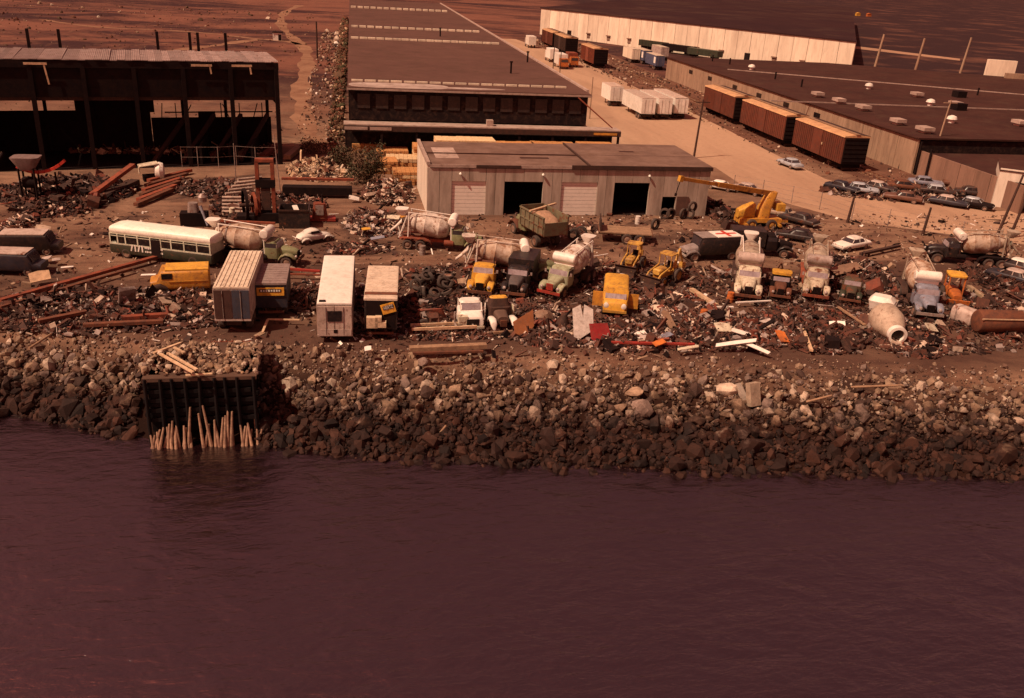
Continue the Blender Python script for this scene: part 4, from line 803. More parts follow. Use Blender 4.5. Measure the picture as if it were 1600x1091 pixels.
bar('timber_beam', 'long pale timber slanting out of the dump truck load', 'timber', palewood, at(828, 330, 3.4), at(868, 318, 3.2), .12, True)
# flatbed trailer
t = T('flatbed_trailer', 'flatbed trailer with weathered deck and twin cream wheels in front of the garage', 'trailer')
for k in range(10): P(t, 'deck_plank', wood, B(0, -1.1+k*.245, 1.0, 4.9, .235, .1))
P(t, 'frame', rust, B(0, .6, .82, 4.8, .1, .25), B(0, -.6, .82, 4.8, .1, .25), B(-2.48, 0, .95, .08, 2.5, .2), B(2.48, 0, .95, .08, 2.5, .2)); P(t, 'headboard', rustdark, B(-2.35, 0, 1.6, .1, 2.3, 1.1))
for s in (-1, 1): wheel(t, .15, s*1.22, .5, 1.0, rimm); wheel(t, 1.3, s*1.22, .5, 1.0, rimm)
put(t, (930, 366), (1020, 372), sc=1.1)
# mobile crane
t = T('mobile_crane', 'yellow mobile crane with its long boom reaching left over the garage corner', 'mobile crane', loc=at(1183, 356), rz=R(-3))
P(t, 'carrier', ochre, B(0, 0, 1.05, 4.6, 1.9, .45), B(-2.2, 0, .9, .5, 2.1, .6)); P(t, 'engine_hood', yellow, LX([(-2.6, .5, 1.2, 2.1, 5), (-1.9, .65, 1.2, 2.5, 5), (-.9, .65, 1.2, 2.9, 5), (-.75, .5, 1.2, 2.8, 5)]))
P(t, 'turret', ochre, LZ([(1.3, -.35, .95, .75, 6), (2.4, -.2, 1.1, .7, 6), (3.6, .3, 1.5, .5, 6), (4.1, .7, 1.6, .4, 6)])); P(t, 'counterweight', yellow, B(2.1, 0, 2.5, .9, 1.6, .8)); P(t, 'outrigger', ochre, B(1.9, -1.3, .7, .25, .9, .25), B(-1.9, -1.3, .7, .25, .9, .25), B(2.6, -.3, .9, 1.3, .35, .25))
for x in (-1.15, 1.15):
    for s in (-1, 1): wheel(t, x, s*1.05, .62, 1.5, rimy)
tip = at(1064, 279, 6.3); base = at(1197, 318, 3.9); base = Vector((t.location.x+1.0, t.location.y, 3.9)); mi = t.matrix_basis.inverted()
lb, lt = mi @ base, mi @ tip
dd = (lt-lb); rq = dd.to_track_quat('X', 'Z').to_euler()
bm_ = P(t, 'boom', ochre, B(dd.length*.3, 0, 0, dd.length*.62, .42, .5), B(dd.length*.75, 0, 0, dd.length*.5, .3, .36), loc=lb, rot=rq); P(bm_, 'boom_head', yellow, B(dd.length, 0, -.02, .45, .44, .6)); P(bm_, 'hook', soot_shade, C((dd.length, 0, -.3), (dd.length+.1, 0, -1.6), .05, n=6), B(dd.length+.1, 0, -1.7, .18, .18, .3))
# loaders
def loader(label, rear, front, sc=1.0, m=M('worn_yellow', (.62, .38, .07), .6, (.3, .15, .04), rust=.3), bucket=rustdark):
    t = T('front_loader', label, 'loader')
    P(t, 'chassis', ochre, B(-.2, 0, .8, 2.8, .8, .4), B(-1.3, 0, 1.0, .8, .9, .5)); P(t, 'engine_hood', m, LX([(.2, .42, .9, 1.5, 4), (1.3, .4, .9, 1.45, 4), (1.4, .34, .95, 1.35, 4)]))
    P(t, 'canopy', m, LZ([(2.5, -1.1, .1, .7, 6), (2.6, -1.1, .1, .7, 6)]), *[B(x, s*.6, 1.8, .07, .07, 1.4) for x in (-1.0, 0) for s in (-1, 1)]); P(t, 'seat', soot_shade, B(-.7, 0, 1.25, .4, .5, .15), B(-.9, 0, 1.5, .1, .5, .5))
    for s in (-1, 1):
        wheel(t, -.95, s*.85, .62, 1.5, rimy); wheel(t, 1.1, s*.7, .38, 1.0, rimy)
        P(t, 'lift_arm', m, C((.0, s*.62, 1.5), (1.6, s*.62, 1.1), .09, n=6), C((1.6, s*.62, 1.1), (2.3, s*.6, .45), .08, n=6))
    P(t, 'bucket', bucket, PR([(2.2, .1), (3.0, .08), (3.0, .16), (2.35, .28), (2.3, .8), (2.45, 1.0), (2.35, 1.02), (2.18, .85)], -1.05, 1.05), B(2.6, 1.02, .4, .7, .05, .55), B(2.6, -1.02, .4, .7, .05, .55))
    P(t, 'backhoe', m, C((-1.6, 0, .9), (-2.4, 0, 2.6), .13, n=6), C((-2.4, 0, 2.6), (-3.1, 0, 1.2), .1, n=6), B(-3.15, 0, .9, .4, .5, .5))
    return put(t, rear, front, sc=sc)
loader('yellow backhoe loader behind the yellow van, nearest the flatbed', (1000, 400), (972, 428), .95)
loader('yellow backhoe loader with raised arm, right of the first one', (1062, 422), (1008, 444), 1.0)
# old tractor with yellow roof right
t = T('yard_tractor', 'orange tractor with a flat yellow roof beside the blue grey mixer', 'tractor')
P(t, 'canopy', yellow, LZ([(2.3, -.9, .8, .75, 5), (2.42, -.9, .8, .75, 5), (2.5, -.6, .5, .5, 4)])); P(t, 'frame_posts', orange, *[B(x, s*.6, 1.5, .1, .1, 1.6) for x in (-.7, .6) for s in (-1, 1)]); P(t, 'body', orange, LX([(-1.0, .5, .5, 1.1, 4), (.6, .5, .5, 1.2, 4), (1.9, .36, .55, 1.05, 4)])); P(t, 'blade', orange, B(2.3, 0, .5, .12, 1.8, .7, ry=.2))
for s in (-1, 1): wheel(t, -.6, s*.75, .55, 1.3, rimy); wheel(t, 1.4, s*.6, .36, .9, rimy)
put(t, (1478, 452), (1492, 474), sc=1.05)
# white tractor cab and chassis wreck
t = T('white_truck_cab', 'white stripped truck cab with empty grille by the bank', 'truck cab', loc=at(734, 508), rz=R(-88))
P(t, 'shell', cleanwhite, LZ([(.35, -.9, .5, .95, 6), (1.3, -.9, .5, .95, 6), (1.35, -.9, .35, .92, 6)]), LX([(.3, .9, .3, 1.35, 5), (1.2, .86, .3, 1.15, 5), (1.3, .8, .35, 1.0, 4)]), LZ([(1.85, -.9, .1, .82, 5), (2.0, -.8, .0, .7, 4)]), *[B(x, s*.8, 1.6, .1, .1, .6, ry=r_) for s in (-1, 1) for x, r_ in ((-.85, 0), (.2, -.4))])
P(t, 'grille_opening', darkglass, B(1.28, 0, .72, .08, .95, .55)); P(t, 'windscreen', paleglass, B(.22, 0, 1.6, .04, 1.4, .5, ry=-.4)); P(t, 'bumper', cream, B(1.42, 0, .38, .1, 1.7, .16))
t = T('bare_chassis', 'bare pale truck chassis rails lying left of the white cab', 'truck chassis', loc=at(693, 520), rz=R(3))
P(t, 'rail', palewood, B(0, .4, .55, 4.9, .14, .2)); P(t, 'rail', palewood, B(0, -.4, .55, 4.9, .14, .2)); P(t, 'cross_member', steel, *[B(x, 0, .55, .12, .9, .16) for x in (-2.2, .9, 2.2)], C((.9, .4, .6), (.9, .4, 1.5), .07)); P(t, 'engine', cream, B(1.5, .3, .9, .7, .6, .6)); 
for x in (-1.4, 1.6): wheel(t, x, .8, .42, 1); 
t = T('white_fender_wreck', 'wrecked truck front with white fenders and a yellow visor', 'wrecked truck', loc=at(782, 512), rz=R(-86))
P(t, 'cab', rustdark, LZ([(.4, -1.8, -.3, .85, 6), (1.5, -1.8, -.3, .85, 6), (1.55, -1.6, -.5, .8, 6), (2.1, -1.6, -.7, .7, 5)])); P(t, 'visor', yellow, LZ([(2.1, -1.4, -.8, .7, 4), (2.2, -1.3, -.9, .6, 4)])); P(t, 'hood', M('brown_hood', (.13, .08, .06)), LX([(-.5, .55, .6, 1.4, 4), (.8, .42, .6, 1.2, 3)])); P(t, 'engine', rust, B(.6, 0, .7, .7, .5, .5))
for s in (-1, 1): P(t, 'fender', cleanwhite, LX([(-.4, .16, .3, .6, 2.4), (.1, .25, .75, 1.05, 2.4), (.8, .28, .8, 1.12, 2.4), (1.2, .24, .5, .95, 2.4), (1.35, .1, .35, .6, 2.4)], cy=s*.82)); P(t, 'front_door', cleanwhite if s < 0 else cream, B(-1.0, s*1.05, 1.0, .9, .08, 1.1, rz=s*.25))
P(t, 'bumper', wood, B(1.6, 0, .3, .14, 1.9, .16))
# ------------------------------------------------------------------ cars
bt = T('small_round_car', 'small rounded white car with open engine lid on the yard track', 'car')
P(bt, 'body', white, LX([(-1.95, .3, .45, .75, 2.4), (-1.7, .6, .35, 1.05, 2.4), (-1.0, .72, .28, 1.25, 2.6), (0, .74, .28, 1.1, 3), (.9, .66, .3, .95, 2.6), (1.6, .48, .35, .82, 2.4), (1.9, .25, .42, .65, 2.2)]))
P(bt, 'cabin', white, LX([(-1.2, .4, 1.0, 1.2, 2.4), (-.8, .58, .9, 1.42, 2.6), (-.2, .62, .9, 1.52, 2.8), (.3, .58, .9, 1.42, 2.8), (.75, .45, .9, 1.0, 2.6)])); P(bt, 'side_window', glass, *[B(-.15, s*.61, 1.2, 1.0, .05, .26) for s in (-1, 1)]); P(bt, 'windscreen', glass, B(.55, 0, 1.22, .04, .9, .3, ry=-.7))
for s in (-1, 1):
    P(bt, 'fender', white, LX([(.75, .1, .3, .45, 2.2), (1.1, .17, .55, .74, 2.2), (1.5, .17, .5, .72, 2.2), (1.8, .1, .35, .55, 2.2)], cy=s*.62)); P(bt, 'fender', white, LX([(-1.75, .1, .35, .55, 2.2), (-1.4, .16, .5, .76, 2.2), (-1.0, .16, .5, .74, 2.2), (-.65, .1, .3, .45, 2.2)], cy=s*.7)); wheel(bt, 1.25, s*.62, .31, .6); wheel(bt, -1.2, s*.66, .31, .6); P(bt, 'headlight', chrome, LA((1.72, s*.58, .6), (1, 0, 0), [(0, .1), (.06, .08)], 8))
P(bt, 'engine_lid', white, B(-2.05, 0, .75, .5, .8, .05, ry=.5)); P(bt, 'bumper', steel, B(2.05, 0, .4, .08, 1.3, .1))
put(bt, (467, 375), (514, 367), sc=.92)
ltblue = M('light_blue_paint', (.42, .46, .50), .35, (.36, .4, .44)); brownp = M('brown_car_paint', (.16, .075, .05), .4, rust=.15); dk1 = M('dark_car_paint', (.045, .032, .03), .45, rust=.25); dk2 = M('dull_blue_black_paint', (.03, .03, .042), .45)
sedan('light blue sedan parked alone on the dusty road', (1254, 262), (1214, 247), ltblue)
sedan('pale cream pickup style car in the open right yard', (1352, 378), (1306, 386), white, .95)
sedan('white car behind the crane boom, nearest the garage corner', (1112, 287), (1140, 292), cleanwhite, .85)
sedan('pale grey car behind the crane boom, right of the white one', (1148, 291), (1190, 300), pinkgrey, .95)
sedan('brown sedan with bright bumper at the front of the wrecked row', (1438, 312), (1382, 304), brownp, 1.0, True)
cg = 'wrecked cars in the row by the tan warehouse'
for i, (a, b, m, l) in enumerate((((1300, 288), (1330, 296), dk2, 'dark wrecked car at the left end of the wrecked row'), ((1322, 292), (1365, 297), ltblue, 'wrecked car with pale blue top second in the wrecked row'), ((1352, 287), (1392, 297), dk1, 'dark rusty wrecked car right of the pale blue topped one'),
                                  ((1395, 288), (1430, 292), rust, 'rust brown wrecked car behind the brown sedan'), ((1442, 295), (1486, 300), dk1, 'black wrecked car right of the brown sedan'), ((1462, 312), (1500, 318), dk2, 'blue black wrecked car at the road edge of the row'),
                                  ((1500, 298), (1538, 302), dk1, 'dark wrecked car nearest the white building'), ((1506, 316), (1536, 320), soot_shade, 'burnt black wrecked car before the white building'), ((1425, 282), (1465, 286), bluegrey, 'grey blue wrecked car at the back of the row'), ((1478, 284), (1520, 288), brownp, 'brown wrecked car at the back near the low wall'))):
    o = sedan(l, a, b, m, .98, True, cg, roof=(None, ltblue, pinkgrey)[i % 3] if i < 8 else None)
    o.rotation_euler.z += RNG.uniform(-.25, .25)
sedan('black rounded wreck right of the yellow crane', (1262, 372), (1226, 366), black, .95, True)
sedan('dark open topped wreck behind the crane counterweight', (1266, 348), (1228, 338), dk1, .98, True)
sedan('buff coloured wreck right behind the crane turret', (1235, 335), (1200, 328), M('buff_car_paint', (.36, .27, .2), rust=.2), .9, True)
sedan('dark blue wreck half hidden at the far right yard edge', (1596, 438), (1560, 428), dk2, .95, True, roof=pinkgrey)
sedan('dark wreck with pale roof against the far right edge', (1600, 420), (1570, 412), dk1, .95, True, roof=white)
for i, (a, b, m, l, rf) in enumerate((((20, 388), (80, 388), black, 'dark van wreck with a flat grey roof at the left edge', pinkgrey), ((-12, 418), (58, 420), dk2, 'black box bodied wreck below the other at the left edge', pinkgrey))):
    t = T('derelict_van', l, 'van'); P(t, 'body', m, LX([(-2.3, 1.0, .4, 1.85, 8), (1.6, 1.0, .4, 1.85, 8), (1.9, .9, .4, 1.1, 6), (2.5, .8, .45, 1.0, 5)])); P(t, 'roof', rf, B(-.4, 0, 1.9, 3.7, 1.85, .08)); P(t, 'windscreen', glass, B(1.8, 0, 1.5, .05, 1.5, .6, ry=-.4))
    for s in (-1, 1): wheel(t, 1.5, s*.85, .36, .9); wheel(t, -1.5, s*.85, .36, .9)
    put(t, a, b)
# ------------------------------------------------------------------ road trailers, freight cars
wt = trailer('white road trailer parked apart, leftmost of the white four', None, None, 10.5, 2.45, 1.15, 3.85, cleanwhite, M('trailer_roof', (.60, .50, .42), .5, (.5, .4, .33)), 'cross', group='white trailers parked on the road')
tl = [(wt, (973, 168), (930, 140))]
for l in ('white road trailer, long one at the left of the joined three', 'white road trailer, middle of the joined three', 'white road trailer, rightmost of the four'):
    c = copy_tree(wt); c['label'] = l; tl.append((c, None, None))
for o, n_, f_ in tl: pass
for o, (px, py), Lf in zip([x[0] for x in tl], ((962, 167), (1011, 188), (1037, 188), (1062, 187)), (.62, 1.15, 1.12, 1.2)):
    q = at(px, py); o.rotation_euler = (0, 0, R(90)); o.location = (q.x, q.y+10.5*Lf/2, 0); o.scale = (Lf, 1.1, 1.0)
def boxcar(label, ynear, L=15.0, x=73.9, m=boxred, roofm=boxroof, open_=True, name='boxcar', group='boxcars on the spur', hgt=4.3):
    t = T(name, label, 'freight car', group, loc=(x, ynear, 0)); t.scale = (1.3, 1, 1.16)
    P(t, 'body', m, BX(-1.5, 1.5, .12, L, 1.0, hgt), *[B(s*1.53, .3+k*(L-.6)/26, (1+hgt)/2, .07, .09, hgt-1.1) for s in (-1, 1) for k in range(27)])
    P(t, 'end_wall', soot_shade, BX(-1.45, 1.45, 0, .12, 1.0, hgt-.1), *[B(0, -.03, 1.3+k*.55, 2.8, .06, .1) for k in range(6)])
    P(t, 'roof', roofm, PR([(-1.58, hgt-.02), (1.58, hgt-.02), (1.5, hgt+.14), (0, hgt+.32), (-1.5, hgt+.14)], .1, L)); P(t, 'roof_half', rustdark, PR([(.1, hgt+.34), (1.6, hgt+.17), (1.6, hgt+.02), (.1, hgt+.2)], .2, L-.2)); P(t, 'running_board', wood, BX(-.25, .25, 0, L, hgt+.34, hgt+.4))
    for s in (-1, 1): P(t, 'sliding_door', m, BX(min(s*1.5, s*1.62), max(s*1.5, s*1.62), L/2-1.4, L/2+1.4, 1.05, hgt-.15))
    for y in (1.8, L-1.8):
        b = P(t, 'bogie', soot_shade, BX(-1.1, 1.1, y-1.3, y+1.3, .45, .95))
        P(b, 'wheelset', rustdark, *[C((-.8, y+k, .42), (.8, y+k, .42), .42, n=12) for k in (-.85, .85)])
    return t
boxcar('oxide red boxcar with tan roof, nearest the river', 119.5, 15.5)
boxcar('oxide red boxcar with tan roof, middle of the three nearest', 137.5, 17.5, 73.6)
boxcar('oxide red boxcar, third along the spur by the warehouse end', 158.5, 15.0, 73.8)
P(bpy.data.objects['boxcar'], 'placard', palewood, B(-1.64, 6, 2.6, .03, .3, .3))
boxcar('dark red boxcar far up the spur near the white wall', 245, 14, 70.5, m=rustred, name='boxcar')
boxcar('distant dark red boxcar beyond the white delivery truck', 278, 15, 70.5, m=rustdark); boxcar('farthest brown boxcar on the spur', 296, 16, 70.5, m=boxred)
for i, (px, py, c, l) in enumerate(((1003, 98, blue, 'short blue sided trailer with white panel, left of the two'), (1022, 107, blue, 'blue sided trailer with white panel against the tan warehouse end'), (985, 96, concp, 'tan sided trailer behind the blue pair'), (1030, 92, pinkgrey, 'grey roofed trailer at the back of the parked group'))):
    t = trailer(l, None, None, 9, 2.5, 1.1, 3.8, c, M('cream_roof2', (.6, .5, .38)), 'none', wheels=True, group='trailers by the tan warehouse end')
    q = at(px, py+2); t.location = (q.x+1, q.y+3, 0); t.rotation_euler = (0, 0, R(90))
    if i < 2: P(t, 'side_panel', cleanwhite, B(-3.4, 1.29, 2.6, 1.4, .05, 1.6))
def fartruck(label, px, py, cab, box, L=7, rz=90):
    t = T('box_truck', label, 'truck', loc=at(px, py), rz=R(rz)); P(t, 'body', box, BX(-L/2, L/2-1.8, -1.2, 1.2, 1.0, 3.6)); P(t, 'cab', cab, BX(L/2-1.7, L/2, -1.1, 1.1, .7, 2.7)); P(t, 'windscreen', glass, BX(L/2-.02, L/2+.03, -.9, .9, 1.8, 2.5))
    for x in (-L/2+1.2, L/2-.9):
        for s in (-1, 1): wheel(t, x, s*1.0, .48, 1)
    return t
fartruck('white box truck standing farthest up the road', 828, 74, pinkgrey, white)
fartruck('white box truck beside the warehouse roof, farther of the close pair', 861, 96, white, cleanwhite, 7); fartruck('white box truck with orange red cab, nearer of the close pair', 876, 106, orange, cleanwhite, 8, -90); fartruck('dark red truck just right of the orange cabbed truck', 893, 104, orange, rustred, 6, -90)
fartruck('dark truck between the road and the far boxcars', 853, 70, soot_shade, rustdark, 6)
for i, px in enumerate((935, 983, 1022, 1060, 1100)):
    t = T('gondola_wagon', ('dark gondola wagon under the white wall, leftmost of five', 'dark gondola wagon under the white wall, second of five', 'dark gondola wagon under the white wall, middle of five', 'dark gondola wagon under the white wall, fourth of five', 'dark gondola wagon under the white wall, rightmost of five')[i], 'freight car', 'gondola wagons under the white wall', loc=at(px, 64+i*7.0), rz=math.atan2(dv.y, dv.x))
    P(t, 'body', soot_shade if i % 2 else dkgreen, BX(-6, 6, -1.4, 1.4, 1, 2.9), *[B(x, s*1.43, 2, .12, .08, 1.8) for s in (-1, 1) for x in np.linspace(-5.8, 5.8, 9)]); P(t, 'bogie', soot_shade, BX(-5, -3, -1, 1, .4, .98), BX(3, 5, -1, 1, .4, .98))
for i, (px, py, l) in enumerate(((1103, 100, 'small parked car at the white wall behind the tan roof'), (1222, 104, 'pale car behind the dark gravel roof'), (1312, 122, 'white parked car by the end of the white wall'))):
    sedan(l, (px-12, py), (px+12, py+3), white if i else dk1, 1.3)
# ------------------------------------------------------------------ poles, fence
def pole(label, base, top_z, lean=(0, 0), r=.14, m=rustdark, arms=0, name='utility_pole'):
    q = at(*base); t = T(name, label, 'pole', loc=q)
    P(t, 'shaft', m, C((0, 0, 0), (lean[0], lean[1], top_z), r, r*.7))
    for k in range(arms): P(t, 'cross_arm', m, B(lean[0], lean[1], top_z-.4-k*.8, 2.2, .14, .14))
    return t
pole('leaning dark utility pole at the road edge behind the garage', (1084, 247), 8.6, (.3, 0), .17, arms=1)
pole('short stout post beside the road, left of the pair at the fence', (1324, 348), 3.0, (.2, 0), .17, name='wooden_post'); pole('short stout post beside the road at the right fence end', (1441, 368), 3.2, (.25, 0), .17, name='wooden_post')
pole('dark pole standing before the near warehouse corner', (1404, 264), 5.0, (.4, 0), .13, name='wooden_post')
pole('tall brown pole with light rising past the tan warehouse corner', (1452, 268), 10.5, (.8, 0), .16, conct, 1)
pole('lamp pole on the long warehouse front corner', (861, 152), 12.5, (0, 0), .12, arms=0); pole('second slim pole at the warehouse corner', (872, 152), 12, (0, 0), .1); pole('thin pole at the right end of the warehouse canopy', (921, 186), 7.4, (0, 0), .12, conct)
pole('pair of dark poles at the far right edge of the yard, left one', (1558, 368), 7, (1.2, 0), .17); pole('pair of dark poles at the far right edge of the yard, right one', (1577, 372), 7.5, (1.2, 0), .17)
pole('dark pole in the dirt alley left of the long warehouse', (496, 92), 9, (0, 0), .25, name='wooden_post')
pole('thin pole by the red press in the left yard', (370, 300), 5.5, (0, 0), .06, steel, name='fence_pole'); pole('second thin pole right of the red press', (438, 300), 6.5, (-.4, 0), .06, steel, name='fence_pole')
fc = T('wire_fence', 'thin wire fence with posts along the yard side of the road', 'fence', loc=(0, 0, 0))
fp = [at(*p) for p in ((1145, 300), (1190, 308), (1236, 318), (1280, 328), (1330, 345), (1386, 356), (1441, 366), (1500, 376), (1560, 388))]
for q in fp: P(fc, 'post', steel, C((q.x, q.y, 0), (q.x, q.y, 2.2), .045, n=6))
P(fc, 'wire', steel, *[C((a.x, a.y, z), (b.x, b.y, z), .016, n=4) for a, b in zip(fp, fp[1:]) for z in (.4, .95, 1.5, 2.1)])
fc = T('wire_fence', 'thin wire fence in front of the steel shed', 'fence', loc=(0, 0, 0)); fp = [at(*p) for p in ((285, 262), (310, 262), (342, 262), (370, 260), (400, 262), (432, 262))]
for q in fp: P(fc, 'post', steel, C((q.x, q.y, 0), (q.x, q.y, 2.6), .04, n=6))
P(fc, 'wire', steel, *[C((a.x, a.y, z), (b.x, b.y, z), .02, n=4) for a, b in zip(fp, fp[1:]) for z in (1.3, 2.55)])
# ------------------------------------------------------------------ lumber under the canopy
for i, (px, py, wd, hg, m, l) in enumerate(((575, 236, 4.6, 1.3, lumber, 'orange lumber stack under the left end of the canopy'), (612, 246, 4.4, 1.2, lumber, 'orange lumber stack beside the bush, middle of the heap'), (630, 262, 4.6, 1.5, lumber, 'tall orange lumber stack against the garage back corner'),
        (596, 268, 4.0, 1.6, lumber, 'darker lumber stack right behind the bush'), (556, 228, 1.6, 1.8, lumber2, 'upright pale lumber bundle at the canopy left post'), (668, 256, 4, 2.6, lumber, 'lumber stack just showing over the garage left corner'), (725, 258, 8, 3.6, lumber2, 'long fresh pale lumber stack above the garage roof line'), (800, 258, 6, 3.0, lumber, 'orange lumber stack right of the pale one under the canopy'),
        (862, 258, 6, 3.0, lumber, 'orange lumber stack under the canopy, second from its right end'), (928, 258, 5, 3.0, lumber, 'orange lumber stack under the right end of the canopy'), (640, 285, 4.2, 1.6, lumber, 'low brown lumber stack at the garage side wall'))):
    t = T('lumber_stack', l, 'lumber', 'lumber stacks around the canopy', loc=at(px, py), rz=RNG.uniform(-.05, .05)); nl = max(2, int(hg/.4))
    for k in range(nl): P(t, 'board_layer', m if (k+i) % 4 else lumber2, *[B(-wd/2+wd*(j+.5)/8, RNG.uniform(-.15, .15), hg*(k+.5)/nl, wd/8-.03, 3.2, hg/nl-.07) for j in range(8)])
# bush and scrub
def bush(name, label, px, py, hgt, rad, n_, mats, cat='bush'):
    q = at(px, py); t = T(name, label, cat, loc=q); rr = random.Random(int(px)); tw = []
    for k in range(14):
        a = rr.uniform(0, 6.28); e = rr.uniform(.3, 1); tw.append(C((0, 0, 0), (math.cos(a)*rad*.7*e, math.sin(a)*rad*.7*e, hgt*rr.uniform(.5, .95)), .06, .02, 5))
    P(t, 'stems', wood, *tw)
    for mi_, m in enumerate(mats):
        V, F = [], []
        cl = [Vector((rr.gauss(0, .45)*rad, rr.gauss(0, .45)*rad, hgt*rr.uniform(.15, .9))) for _ in range(16)]
        for _ in range(n_):
            c = cl[rr.randrange(16)] + Vector((rr.gauss(0, 1), rr.gauss(0, 1), rr.gauss(0, 1)))*rad*.22; s = rr.uniform(.08, .2)
            if c.z < .05: continue
            u = Vector((rr.gauss(0, 1), rr.gauss(0, 1), rr.gauss(0, 1))).normalized(); v_ = u.orthogonal().normalized(); o = len(V)
            V += [c-u*s, c+v_*s*.5, c+u*s, c-v_*s*.5]; F.append((o, o+1, o+2, o+3))
        me = bpy.data.meshes.new('foliage'); me.from_pydata([tuple(v) for v in V], [], F); me.update(); me.materials.append(m); link('foliage', me, t)
bush('bush', 'big dark green bush in front of the lumber stacks', 572, 286, 4.2, 2.0, 1700, (leafm, leafr)); bush('bush', 'smaller dark bush left of the big one by the dirt alley', 528, 262, 2.4, 1.8, 900, (leafm, leafr)); bush('bush', 'low russet bush at the alley end beside the shed', 492, 240, 1.8, 2.0, 700, (leafr,))
# ------------------------------------------------------------------ left yard machinery
t = T('dark_hopper_stand', 'grey slatted hopper on black legs at the far left', 'hopper', loc=at(52, 318)); t.scale = (.72, .8, .86); P(t, 'hopper', M('dull_grey_sheet', (.22, .16, .15)), LZ([(4.2, -.9, .9, .9, 6), (5.6, -1.9, 1.9, 1.3, 6), (5.7, -1.9, 1.9, 1.3, 6)])); P(t, 'leg', soot_shade, C((-1, -.8, 0), (-1, -.8, 4.4), .14)); P(t, 'leg', soot_shade, C((1, -.8, 0), (1, -.8, 4.4), .14)); P(t, 'leg', soot_shade, C((-1, .8, 0), (-1, .8, 4.4), .14)); P(t, 'leg', soot_shade, C((1, .8, 0), (1, .8, 4.4), .14)); P(t, 'drum', soot_shade, C((-.8, 0, 2.6), (.8, 0, 2.6), .7, n=14))
t = T('red_chute', 'bright red curved chute hanging before the grey hopper', 'chute', loc=at(74, 318)); P(t, 'trough', brightred, *[B(-2.1+k*.52, 0, 3.3+(k-3.2)**2*.045, .58, .5, .28, ry=-(k-3.2)*.09*1.6) for k in range(9)]); P(t, 'support', soot_shade, C((-1, 0, 0), (-1, 0, 3.3), .1)); P(t, 'support', soot_shade, C((1.2, 0, 0), (1.2, 0, 3.3), .1))
bar('conveyor_beam', 'long rusty conveyor beam slanting up before the steel shed', 'conveyor', rustred, at(142, 306, .6), at(208, 258, 2.6), .32, True); bar('conveyor_beam', 'dark rusty girder under the slanting conveyor', 'girder', rustdark, at(150, 312, .4), at(212, 284, .4), .5, True)
t = T('white_tank', 'round white tank with an open cream lid beside the steel shed', 'tank', loc=at(240, 282), rz=R(20)); P(t, 'shell', white, LA((.2, 0, 1.1), (1, -.25, 0), [(0, .5), (.15, .9), (.6, 1.05), (1.0, .9), (1.1, .4)], 18)); P(t, 'lid', cream, LX([(-1.5, .7, 1.7, 1.9, 3), (.6, .8, 1.9, 2.15, 3)])); P(t, 'stand', soot_shade, B(0, 0, .35, 2.2, 1.2, .7)); P(t, 'end_plate', cream, B(-1.5, -.2, 1.3, .1, .5, .7))
for i in range(6): bar('rusty_beam', ('rusty beam nearest the bus in the reddish beam stack', 'second rusty beam of the reddish stack', 'third rusty beam of the reddish stack', 'fourth rusty beam of the reddish stack', 'fifth rusty beam of the reddish stack', 'rusty beam at the back of the reddish stack')[i], 'beam', rustred if i % 2 else rust, at(212+i*4, 320-i*7.5, .35), at(268+i*6, 296-i*6, .45), .28, True, group='rusty beams stacked left of the fence')
for i in range(10):
    y = 330-i*5.6; x0 = 347+(max(0, i-4))*5; bar('concrete_pile', ('lowest pale pole of the fanned heap', 'second pale pole from the bottom of the fanned heap', 'third pale pole from the bottom of the fanned heap', 'fourth pale pole from the bottom of the fanned heap', 'fifth pale pole from the bottom of the fanned heap', 'fifth pale pole from the top of the fanned heap', 'fourth pale pole from the top of the fanned heap', 'third pale pole from the top of the fanned heap', 'second pale pole from the top of the fanned heap', 'topmost pale pole of the fanned heap')[i], 'pole', M('pale_pole', (.46, .36, .29)), at(x0, y+1, .3+.12*i), at(x0+37, y-(3 if i > 4 else -1), .3+.12*i), .15, group='pale poles in a fanned heap')
t = T('red_press', 'tall rusty red press frame standing in the left yard', 'press', loc=at(418, 346)); P(t, 'upright', rustred, B(-.75, 0, 3.1, .35, .8, 6.2)); P(t, 'upright', rustred, B(.75, 0, 3.1, .35, .8, 6.2)); P(t, 'cross_head', soot_shade, B(0, 0, 4.0, 1.9, 1.0, .8)); P(t, 'ram', rustdark, B(0, 0, 2.4, .9, .8, 2.2)); P(t, 'base', soot_shade, B(.4, 0, .5, 3.2, 1.6, 1.0)); P(t, 'top_beam', rustred, B(0, 0, 6.3, 1.8, .8, .3))
t = T('flywheel_machine', 'black machine with two big upright flywheels left of the red press', 'machine', loc=at(392, 344)); P(t, 'flywheel', soot_shade, LA((-.6, -.1, 1.7), (1, .25, 0), [(0, 1.35), (0, 1.6), (.3, 1.6), (.3, 1.35)], 22, False)); P(t, 'flywheel', rustred, LA((.3, -.1, 1.5), (1, .25, 0), [(0, 1.1), (0, 1.4), (.25, 1.4), (.25, 1.1)], 22, False)); P(t, 'axle', rustdark, C((-1, -.3, 1.6), (1.2, .3, 1.6), .2)); P(t, 'bed', soot_shade, B(0, 0, .3, 2.6, 1.5, .6))
t = T('open_skip', 'black open topped skip with a white sheet inside', 'skip', loc=at(461, 352)); P(t, 'side_wall', black, BX(-1.5, 1.5, -1.3, -1.2, 0, 1.9), BX(-1.5, 1.5, 1.2, 1.3, 0, 1.9), BX(-1.5, -1.4, -1.2, 1.2, 0, 1.9), BX(1.4, 1.5, -1.2, 1.2, 0, 1.9)); P(t, 'floor', rust, BX(-1.4, 1.4, -1.2, 1.2, .5, .9)); P(t, 'rim', rustdark, BX(-1.56, 1.56, -1.38, -1.3, 1.8, 1.95))
